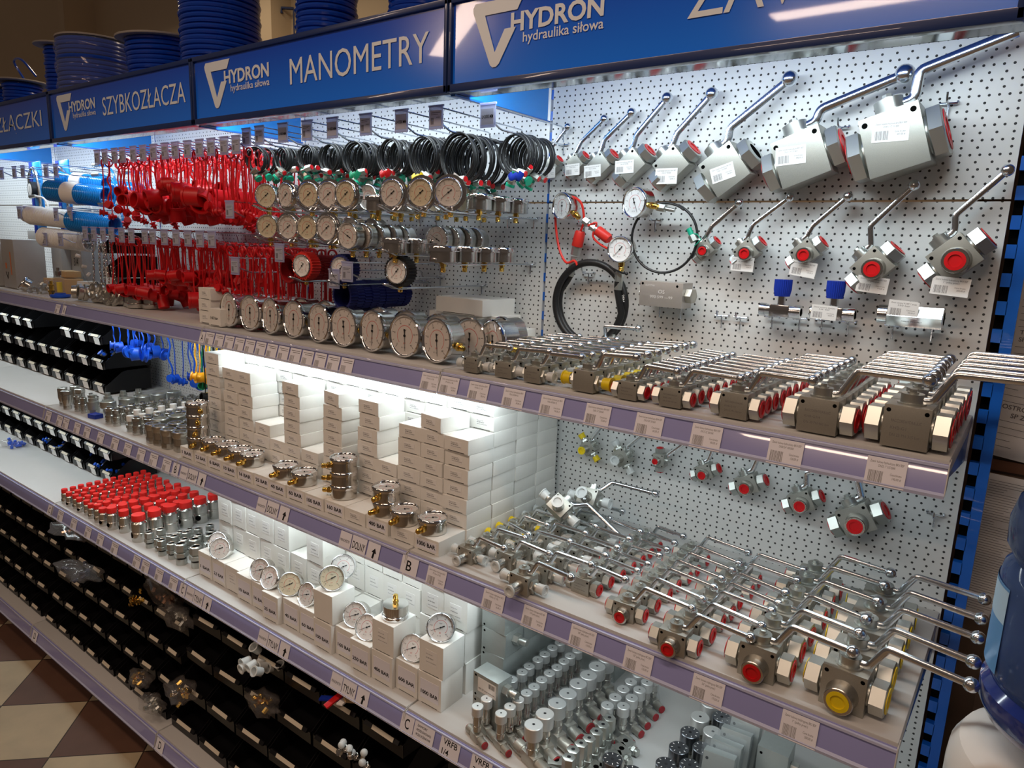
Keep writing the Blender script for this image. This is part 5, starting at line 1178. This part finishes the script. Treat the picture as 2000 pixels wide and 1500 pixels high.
root('hydraulic_hose', I4, 'thick black hose looped on the panel with white printed text and red cap', 'hose', None, [('hose', hz.mesh('thick_hose', 'rubber'), 'black rubber hose', [('print', pr.mesh('hose_print', 'paper'), 'white printed text')]), ('end_fitting', ft.mesh('end_fitting', 'zinc_hi'), 'plated end fitting below the red cap'), ('end_fitting', fu.mesh('end_fitting', 'zinc_hi'), 'plated end fitting below the gauge'), ('red_cap', cp.mesh('hose_cap', 'hosered'), 'red cap'), ('cap_strap', st.mesh('hose_strap', 'hosered'), 'red loop strap')])
tie = MB().tube([(-740, -62, 112), (-722, -66, 106), (-705, -64, 100), (-698, -60, 99)], 2.2, 6).ball(4, T(-697, -60, 99)); single('cable_tie', tie.mesh('cable_tie', 'rubber'), I4, 'black cable tie round the thick hose', 'tie')
# third gauge with thin hose
root('pressure_gauge', T(-686, -64, 259) @ RZ(-14), 'gauge with sideways brass thread on a thin black hose', 'gauge', None, gauge_parts(70, 32, 0, 'bottom', 'dialw', needle=155, ang=-80))
th = MB(); th.tube([(-618 + 78 * math.cos(R(a)), -40 - i * .25, 182 + 78 * math.sin(R(a)) * .98) for i, a in enumerate([70 - 8 * k for k in range(48)])], 3.0, 8)
tf = MB(); m = T(-650, -50, 252) @ RY(100); tf.hexa(16, 14, 34, None, m); tf.cyl(4.5, 34, 56, 12, m); m3 = T(-552, -48, 192) @ RY(150); tf.hexa(16, 2, 18, None, m3)
tc_ = MB(); tc_.cyl(6, -14, 4, 12, m3); tc_.tube([m3 @ Vector((6, 0, -6)), m3 @ Vector((-14, -6, 8)), m3 @ Vector((-16, -4, 22)), m3 @ Vector((4, 0, 26))], 1.4, 6)
root('test_hose', I4, 'thin black test hose in one wide loop with green cap', 'hose', None, [('hose', th.mesh('thin_hose', 'rubber'), 'thin black hose'), ('fitting', tf.mesh('thin_fitting', 'zinc_hi'), 'plated fittings'), ('dust_cap', tc_.mesh('thin_cap', 'dustgreen'), 'green cap')])
# engraved block
b = MB().rbox(-54, 54, -22, 24, -28, 28, 1); b.disc(3, 0, 12, T(-47, -22.3, 22) @ RX(90), 1); b.disc(3, 0, 12, T(40, -22.3, 20) @ RX(90), 1)
put_text(b, 'OLEOSTAR', -40, -16, 17, 4, -22.4, None, 2); put_text(b, 'OS', -6, 10, 2, 8, -22.4, None, 2); put_text(b, '993 599 ---99', -26, 30, -9, 6, -22.4, None, 2)
e = MB().hexa(30, 0, 16, None, T(54, 2, 0) @ RY(90)); e.hexa(26, 0, 8, None, T(-54, 2, 0) @ RY(-90))
spawn('engraved_block', [('block_body', b.mesh('engraved_block', ['alublock', 'hole', 'greyink2']), None), ('port_nut', e.mesh('port_nuts', 'zinc'), 'hexagon port nuts')], T(-604, -44, 58) @ RZ(-4), 'wide aluminium coloured block with engraved numbers held on small hooks', 'block')
# flow valves with blue knobs
def blue_valve(sticker):
    t = MB(); t.rbox(-20, 20, -13, 13, -13, 13, 3); t.cyl(12.5, -40, 40, 24, RY(90)); t.cyl(14, -41, -30, 24, RY(90)); t.cyl(14, 28, 41, 24, RY(90)); t.disc(8, 41.3, 20, RY(90), 1); t.cyl(8, 13, 34, 18)
    k = MB(); n = 28
    pr_ = [((17.5 if i % 2 else 16.4) * math.cos(math.pi * i / n), (17.5 if i % 2 else 16.4) * math.sin(math.pi * i / n)) for i in range(2 * n)]
    k.add([(p[0] * .86, p[1] * .86, 30) for p in pr_] + [(p[0], p[1], 44) for p in pr_] + [(p[0], p[1], 64) for p in pr_], [(i, (i + 1) % (2 * n), 2 * n + (i + 1) % (2 * n), 2 * n + i) for i in range(2 * n)] + [(2 * n + i, 2 * n + (i + 1) % (2 * n), 4 * n + (i + 1) % (2 * n), 4 * n + i) for i in range(2 * n)] + [list(range(4 * n, 6 * n)), list(range(2 * n))[::-1]])
    P = [('tee_body', t.mesh('chrome_tee', ['chromeb', 'hole']), None), ('knob', k.mesh('blue_knob', 'knobblue'), 'ribbed dark blue knob')]
    if sticker:
        q = MB(); tag_geo(q, 48, 28, -15, 'Zaw\u00f3r zwrotny d\u0142awi\u0105cy', '3/8" BSP', '68,00 z\u0142', T(-14, 0, -12) @ RY(2)); P.append(('price_sticker', q.mesh('bv_sticker', ['paper', 'greyink']), 'white printed price sticker'))
    return P
M['chromeb'] = mat('soft_chrome', (.68, .70, .72), .16, 1.0)
spawn('flow_valve', blue_valve(False), T(-347, -42, 42), 'chrome flow valve with dark blue knob hanging left of the stickered one', 'valve')
spawn('flow_valve', blue_valve(True), T(-246, -42, 45), 'chrome flow valve with dark blue knob and white price sticker', 'valve')
b = MB(); b.cyl(18, -56, -40, 28, RY(90)); b.hexa(38, -40, 52, 2, RY(90)); b.disc(12, 52.3, 20, RY(90), 1); put_text(b, 'MADE IN ITALY', -14, 20, -10, 3.4, -17.5, None, 2)
q = MB(); tag_geo(q, 50, 31, -21, 'Zaw\u00f3r zwrotny VU BSP 1" prosty', '350 bar', '105,00 z\u0142', T(-14, 0, -2) @ RY(3))
spawn('check_valve', [('valve_body', b.mesh('check_valve', ['chromeb', 'hole', 'ink']), None), ('price_sticker', q.mesh('cv_sticker', ['paper', 'greyink']), 'white printed price sticker')], T(-108, -46, 52), 'chrome hexagon check valve with white sticker lying on two hooks', 'valve')
# small hooks
def small_hook(two=True):
    b = MB(); b.tube([(-14, 3, 3), (-14, -7, 3), (-14, -7, 0), (14, -7, 0), (14, -7, 3), (14, 3, 3)], 1.9, 6); b.tube([(0, -6, 0), (0, -5, -26)], 1.9, 6)
    p = MB(); p.tube(fillet([(0, -7, 0), (0, -34, 0), (0, -40, 14)], 6, 3), 1.9, 6)
    return [('cross_bar', b.mesh('small_bar', 'wire'), None), ('prong', p.mesh('small_prong', 'wire'), None)]
SHK = small_hook()
for i, (x, z, l) in enumerate([(-482, 17, 'empty small hook left of the blue knob valves'), (-440, 17, 'empty small hook nearest the left blue knob valve'), (-24, -327, 'empty small hook right of the big hanging valve below the upper shelf'), (-372, 26, 'small hook under the left end of the left flow valve'), (-316, 26, 'small hook under the right end of the left flow valve'),
                              (-272, 28, 'small hook under the left end of the stickered flow valve'), (-222, 28, 'small hook under the right end of the stickered flow valve'), (-142, 28, 'small hook under the left end of the check valve'), (-76, 30, 'small hook under the right end of the check valve'), (-632, 27, 'small hook under the left of the engraved block'), (-580, 27, 'small hook under the right of the engraved block'),
                              (-850, 215, 'small hook under the left gauge of the right panel'), (-660, 222, 'small hook under the gauge with thin hose'), (-830, 92, 'small hook carrying the thick hose'), (-750, 165, 'small hook left of the gauge above the thick hose'), (-104, 432, 'small hook behind the largest hanging valve'), (-280, 402, 'small hook behind the second largest hanging valve')]):
    spawn('peg_hook', SHK, T(x, -1, z), l, 'hook')
# lone valve turned outward at the back of the upper shelf
Pv = valve_parts(46, 46, 40, 24, 34, -60, 36, 'male', 'clear', True, mir=-1, s=30, L=22)
spawn('three_way_valve', Pv, T(-720, -60, SA + 12) @ RZ(8), 'lone valve with milky front cap behind the small handles, upper shelf', 'valve')
mb = MB().rbox(-30, 30, -25, 25, 0, 12, 1); single('steel_plate', mb.mesh('steel_plate', 'block'), T(-720, -60, SA), 'small steel plate under the lone valve at the back', 'plate')
# stacked flat handles beside the big gauges
for i in range(4):
    b = MB(); b.tube([(-30, 0, 0), (34, 0, 0)], 7, 8, sq=.35); b.cyl(11, -3, 5, 18, T(34, 0, 0))
    single('flat_lever', b.mesh('flat_lever', 'zinc'), T(-905, -165, SA + 28 + 9 * i) @ RZ(6 * (-1) ** i), 'loose flat steel lever in the pile behind the small valves, %s from the bottom' % ORD[i], 'lever', 'loose flat levers')
mb = MB().rbox(-50, 50, -35, 35, 0, 24, 1); single('carton', mb.mesh('lever_box', 'carton'), T(-905, -165, SA), 'flat white carton under the loose steel levers', 'box')

M['woodstrip'] = mat('brown_wood', (.12, .05, .025), .6, noise=.2, nscale=20)
# ================================================================== left part of the upper rows
M['orangeink'] = mat('orange_ink', (.65, .20, .08), .6)
def coil_hose(L, r, col, film=True):
    b = MB(); n = 18; T_ = int(L / 8); pts = []
    for i in range(n * T_):
        a = 2 * math.pi * i / n; pts.append((i * 8.0 / n - L / 2, math.cos(a) * r, math.sin(a) * r))
    b.tube(pts, 4.2, 6)
    e = MB(); e.tube(smooth([(L / 2, 0, -r), (L / 2 + 30, -10, -r + 10), (L / 2 + 40, -10, r), (L / 2 + 5, 0, r + 38), (L / 2 - 40, 0, r + 45)], 6), 4.2, 7)
    f = MB(); f.tube([(L / 2 - 40, 0, r + 45), (L / 2 - 72, 0, r + 40)], [7, 8], 10)
    w = MB().cyl(r + 6, -L / 2 - 5, L / 2 + 4, 22, RY(90)) if film else None
    bd = MB(); bd.cyl(r + 5.2, -L * .2, L * .02, 22, RY(90))
    P = [('print_band', bd.mesh('print_band', 'paper'), 'white printed band')] if col == 'airblue' and L > 200 else []
    P += [('hose_coil', b.mesh('hose_coil', col), None), ('hose_tail', e.mesh('hose_tail', col), None), ('fitting', f.mesh('coil_fitting', 'zinc_hi'), 'plated fitting')]
    if film: P.append(('wrap_film', w.mesh('coil_film', 'foil'), 'clear film'))
    return P
for i, (x, y, z, L, r, rz, c_, l) in enumerate([(-3060, -230, 335, 230, 30, 22, 'airblue', 'upper wrapped sky blue spiral hose hanging left of the red caps'), (-2950, -300, 285, 270, 36, 24, 'airblue', 'large wrapped sky blue spiral hose with white printed band'), (-2810, -180, 300, 120, 34, 24, 'airblue', 'short sky blue spiral hose behind the large one'),
                                               (-2870, -290, 175, 200, 36, 24, 'airblue', 'lower sky blue spiral hose above the black bins'), (-3180, -290, 192, 300, 34, 20, 'white', 'roll of white spiral hose on the middle hooks'), (-3390, -300, 205, 100, 32, 20, 'white', 'short roll of white spiral hose at far left'), (-3120, -290, 108, 240, 36, 20, 'white', 'lower roll of white spiral hose')]):
    spawn('spiral_hose', coil_hose(L, r, c_, False), T(x, y, z) @ RZ(rz) @ RY(4 if c_ == 'airblue' else 3), l, 'hose')
for i, (x, z) in enumerate([(-3409, 237), (-3340, 237), (-3044, 232), (-2918, 234), (-3175, 133), (-3022, 136), (-3100, 395), (-3010, 395), (-3330, 400), (-3420, 400), (-3560, 400)]):
    hook(x, z - 38, -345, 'single', 'long tagged hook, %s of those in the blue hose area' % ORD[i], 'hooks of the blue hose area', '', 34)
# blister cards with tyre gauges
for i, (x, y, z, l) in enumerate([(-3330, -200, 285, 'blue blister card with an air gauge and hose, right one'), (-3560, -220, 285, 'blue blister card with an air gauge and hose, left one')]):
    b = MB().rbox(-75, 75, -3, 3, -160, 150, 2); k = MB().rbox(-75, -35, -4, -3, -160, 150, 1)
    put_text(k, 'AIR', -70, -40, -60, 22, -4.4, None, 1, .02)
    gg = MB(); gg.cyl(34, 4, 30, 26, T(5, 0, 30) @ RX(90)); gd = MB(); gd.disc(26, 30.5, 26, T(5, 0, 30) @ RX(90)); gd.box(-1, 1, -31.2, -30.8, 16, 44, T(5, 0, 0) @ T(0, 0, 0), 1)
    gh = MB().tube(smooth([(-40, -14, 20), (-50, -14, 80), (10, -16, 120), (60, -14, 80), (68, -14, -60), (20, -16, -110)], 6), 6, 8)
    spawn('blister_card', [('card', b.mesh('blister_card', 'airblue'), 'bright blue card'), ('print_band', k.mesh('print_band', ['blueink', 'paper']), 'navy printed band'), ('gauge_case', gg.mesh('air_gauge', 'rubber'), 'black gauge body'), ('dial', gd.mesh('air_dial', ['dialw', 'ink']), 'white dial'), ('air_hose', gh.mesh('air_hose', 'steel'), 'grey hose')], T(x, y, z) @ RZ(-4), l, 'tool')
# cartons and small goods at the left of the upper shelf
for i, (x, y, w, d, h, z, m_, l) in enumerate([(-3650, -330, 175, 120, 215, 0, 'greybox', 'tall grey carton with a small valve picture at far left'), (-3830, -330, 110, 120, 190, 0, 'greybox', 'grey carton at the left picture edge'), (-3500, -190, 120, 110, 200, 0, 'greybox', 'grey carton behind the brown boxes'), (-3370, -160, 120, 120, 200, 0, 'greybox', 'grey carton with handwritten 3/4'), (-3620, -180, 500, 120, 40, 215, 'greybox', 'long flat grey carton lying on the tall ones'),
                                               (-3405, -270, 100, 70, 55, 0, 'kraft', 'small brown carton, left of the front two'), (-3275, -270, 120, 70, 62, 0, 'kraft', 'brown carton with a blue printed label, right of the front two'), (-3310, -250, 110, 60, 26, 66, 'kraft', 'small brown carton lying on top of the others'),
                                               (-3090, -265, 70, 60, 60, 0, 'carton', 'small white carton before the black bins at left'), (-3010, -255, 60, 60, 52, 0, 'carton', 'small white carton beside the steel unions'), (-3000, -190, 70, 70, 90, 0, 'white', 'upright white carton behind the small ones')]):
    b = MB().rbox(-w / 2, w / 2, 0, d, 0, h, 1); P = [('carton_body', b.mesh('goods_carton', m_), None)]
    k = MB()
    if i == 0: k.tube([(-40, -1.5, 70), (-20, -1.5, 40), (-10, -1.5, 70)], 3, 5, sq=.2); k.box(-40, -22, -1.6, -.5, 85, 110, None, 1); k.box(30, 40, -1.6, -.5, 60, 160, None, 1); P.append(('print', k.mesh('carton_print', ['ink', 'orangeink']), 'dark and orange print'))
    if i == 3: put_text(k, '3/4', -30, 20, 110, 34, -.6, None, 0); P.append(('handwriting', k.mesh('carton_writing', 'ink'), 'handwritten 3/4'))
    if i == 6: k.box(-25, 15, -1, -.4, 14, 30); put_text(k, 'G 1/2', -20, 10, 18, 7, -1.2, None, 1); P.append(('label', k.mesh('kraft_label', ['paper', 'blueink']), 'white label with blue print'))
    spawn('carton', P, T(x, y, SA + z) @ RZ(-3), l, 'box')

spawn('pressure_gauge', gauge_parts(66, 26, 0, None, 'dialw', needle=-100), T(-3455, -345, SA + 34) @ RZ(-25) @ RX(-35), 'small black rimmed gauge leaning before the grey carton at left', 'gauge')
for i, (x, y, z) in enumerate([(-3330, -330, 14), (-3300, -300, 40)]):
    spawn('plastic_bag', bag_parts(130, 60, 28, 20 + i, 'zinc_hi', 'bagfilm', 6), T(x, y, SA + z), 'flat clear bag of parts before the brown cartons, %s one' % ['lower', 'upper'][i], 'bag')
b = MB().lathe([(34, 0), (36, 3), (36, 10), (20, 12), (20, 16)], 28); c = MB().cyl(19, 16, 82, 24); d = MB().cyl(10, 20, 60, 18); e = MB().cyl(9, 82, 98, 16).hexa(20, 88, 104).cyl(6, 104, 118, 12)
spawn('float_valve', [('blue_foot', b.mesh('blue_foot', 'blue'), 'blue plastic foot'), ('clear_body', c.mesh('clear_body', 'foil'), 'clear cup'), ('yellow_core', d.mesh('yellow_core', 'yellow'), 'yellow core'), ('top_fitting', e.mesh('top_fitting', 'steel'), 'steel top')], T(-3085, -345, SA), 'clear cylinder on a blue foot with yellow core, upper shelf left', 'filter')
b = MB().cyl(11, 0, 14, 18).hexa(24, 14, 26).cyl(9, 26, 40, 16).hexa(20, 40, 48).cyl(6, 48, 62, 12)
single('brass_adapter', b.mesh('brass_adapter', 'brass'), T(-3150, -350, SA), 'upright brass adapter beside the clear cylinder', 'adapter')
# dark bins standing behind the chains
B5 = bin_parts(120, 170, 80, True, 1)
for j in range(3):
    spawn('storage_bin', B5, T(-2875 - 12 * j, -245, SA + 92 * j) @ RZ(-12), 'black bin beside the hanging chains on the upper shelf, %s from the bottom' % ORD[j], 'bin', 'stacked bins on the upper shelf')
mb = MB().rbox(-60, 60, -4, 4, 0, 170, 3)
spawn('plastic_bag', bag_parts(70, 40, 200, 31, 'white', 'bagfilm', 3), T(-2935, -300, 40) @ RY(-22), 'tall narrow clear bag hanging beside the lower blue hose', 'bag')

# ================================================================== hose spools on the canopy
def spool(r, rf, h, mcol, film=False, flange=True, wraps=None):
    b = MB(); n = int(h / 15); q = MB()
    for i in range(n):
        z = 8 + 15 * i + 4; rr = r + (3 if i % 3 == 1 else 0)
        b.tube([(math.cos(2 * math.pi * k / 40) * rr, math.sin(2 * math.pi * k / 40) * rr, z + 1.2 * math.sin(2 * math.pi * k / 40 + i)) for k in range(40)], 7.6, 8, True)
    b.cyl(r - 2, 4, h, 36)
    P = [('hose_winding', b.mesh('hose_winding', mcol), 'blue wound hose')]
    if flange:
        for z in (0, h + 3): 
            f = MB().lathe([(30, z), (rf, z), (rf + 1, z + 3), (rf, z + 6), (30, z + 6)], 44); P.append(('spool_flange', f.mesh('spool_flange', 'spool'), 'grey round flange'))
    if film:
        f = MB().lathe([(r + 11 + 4 * math.sin(z * 1.7), h * z / 10) for z in range(11)], 40); P.append(('wrap_film', f.mesh('spool_film', 'foil'), 'shiny clear film'))
    return P
ZT = 644
for i, (x, y, r, rf, h, fm, fl, tx_, ty_, l) in enumerate([(-3290, -190, 50, 92, 230, False, True, 0, 0, 'hose spool with wide grey flange behind the left header signs'), (-2880, -230, 122, 130, 185, True, True, 0, 0, 'wide hose spool wrapped in shiny film'), (-2480, -190, 98, 132, 150, False, True, 4, 0, 'hose spool with pale flange behind the film wrapped one'),
                                                          (-2095, -200, 112, 150, 340, False, True, 0, 0, 'tall dark blue hose spool at the top centre of the photo'), (-1620, -170, 76, 125, 260, False, True, 0, 0, 'hose spool at the right end of those on the canopy'), (-3700, -190, 70, 110, 130, False, True, 0, 0, 'low hose spool at far left on the canopy'), (-3960, -190, 70, 110, 130, False, True, 0, 0, 'hose spool at the left picture edge'), (-1290, -130, 80, 120, 330, False, True, 0, 0, 'hose spool partly hidden above the MANOMETRY sign')]):
    spawn('hose_spool', spool(r, rf, h, 'hoseblue', fm, fl), T(x, y, ZT + 1) @ RX(tx_), l, 'spool', 'hose spools')
b = MB().tube(smooth([(-3700, -170, 760), (-3740, -200, 850), (-3600, -220, 840), (-3520, -200, 770)], 6), 5, 7); single('loose_hose_end', b.mesh('loose_hose_end', 'hoseblue'), T(0, 0, 20), 'loose blue hose end curling up from the low left spool', 'hose')
b = MB().tube([(0, 0, 0), (0, -60, 0), (0, -60, -25)], 8, 6).box(-4, 4, -3, 3, -150, 0); single('wall_bracket', b.mesh('wall_bracket', 'signframe'), T(-3180, 880, 1290) @ RZ(-50), 'small dark bracket high on the beige wall', 'bracket')

# ================================================================== water cooler and papers at the right
M['labelpale'] = mat('pale_blue_label', (.45, .66, .85), .4)
BXc, BYc = 226, -400
w = MB(); w.lathe([(30, -500), (60, -492), (100, -476), (128, -455), (137, -436), (137, -415), (128, -403), (131, -395), (136, -385), (137, -330), (137, -260), (134, -245), (124, -234), (128, -226), (136, -212), (137, -180), (130, -150), (112, -132), (60, -124), (.01, -122)], 64)
band = MB(); band.lathe([(101, -477), (129, -456), (138.5, -437), (138.5, -414), (129, -402.5)], 64)
lb = MB(); lz = []
for k in range(20):
    a = R(112 + 5 * k); lz.append((math.cos(a) * 138.2, math.sin(a) * 138.2))
v = [(p[0], p[1], -384) for p in lz] + [(p[0], p[1], -262) for p in lz]
lb.add(v, [(i, i + 1, 21 + i, 20 + i) for i in range(19)]); v2 = [(p[0] * 1.003, p[1] * 1.003, -312) for p in lz] + [(p[0] * 1.003, p[1] * 1.003, -266) for p in lz]; lb.add(v2, [(i, i + 1, 21 + i, 20 + i) for i in range(19)], None, 1)
spawn('water_bottle', [('bottle_shell', w.mesh('bottle_shell', 'water'), 'translucent blue plastic'), ('base_band', band.mesh('base_band', 'waterin'), 'dark blue lower shell'), ('label', lb.mesh('bottle_label', ['labelblue', 'labelpale']), 'light blue label')], T(BXc, BYc, 0), 'large blue water bottle standing upside down on the dispenser at right', 'bottle')
dsp = MB(); dsp.lathe([(162, -1540), (162, -560), (160, -535), (150, -515), (130, -505), (100, -501), (60, -500), (.01, -500)], 48)
spawn('water_dispenser', [('housing', dsp.mesh('dispenser_housing', 'white'), None)], T(BXc, BYc, 0), 'white round topped water dispenser at the lower right corner', 'dispenser')
def paper(x0, x1, z0, z1, lines, label, rot=0, y=38, dense=True):
    b = MB(); w_ = x1 - x0; h = z1 - z0; b.box(0, w_, 0, .8, 0, h); r = random.Random(int(x0 + z0))
    for t, px, pz, th in lines: put_text(b, t, px, px + w_ * .7, pz, th, -.2, None, 1, .02, keep=True)
    if dense:
        z = h - 14
        while z > 10:
            if not any(abs(z - l[2] - 4) < 10 for l in lines): b.box(w_ * .08, w_ * (.08 + r.uniform(.10, .42)), -.25, 0, z, z + .9, None, 1)
            z -= 5.4 if w_ < 225 and h > 250 else 13
    return single('notice_sheet', b.mesh('notice_sheet', ['paper', 'greyink']), T(x0, y, z0) @ RY(rot), label, 'paper', 'paper notices on the right wall')
paper(24, 260, 150, 420, [('TECHNICZNE', 40, 190, 9)], 'grey printed notice high beside the blue upright', 0, 146, True)
paper(34, 260, -55, 140, [('TECHNICZNA', 22, 76, 8), ('SP\u00d3\u0141KA', 22, 62, 8)], 'printed sheet reading TECHNICZNA SPOLKA right of the upright', 0, 145)
paper(16, 230, -222, -70, [('OSTR\u00d3DA YACHT', 22, 98, 9), ('SP Z O.O.', 40, 82, 9)], 'sheet reading OSTRODA YACHT SP Z O.O. beside the handles', 6, 144)
paper(22, 240, -570, -262, [], 'long dense typed list hanging behind the water bottle', 2, 144)
k = MB().rbox(0, 190, 0, 6, 0, 22, 1); single('wall_strip', k.mesh('wall_strip', 'woodstrip'), T(22, 145, -256), 'brown wooden strip between the papers', 'strip')
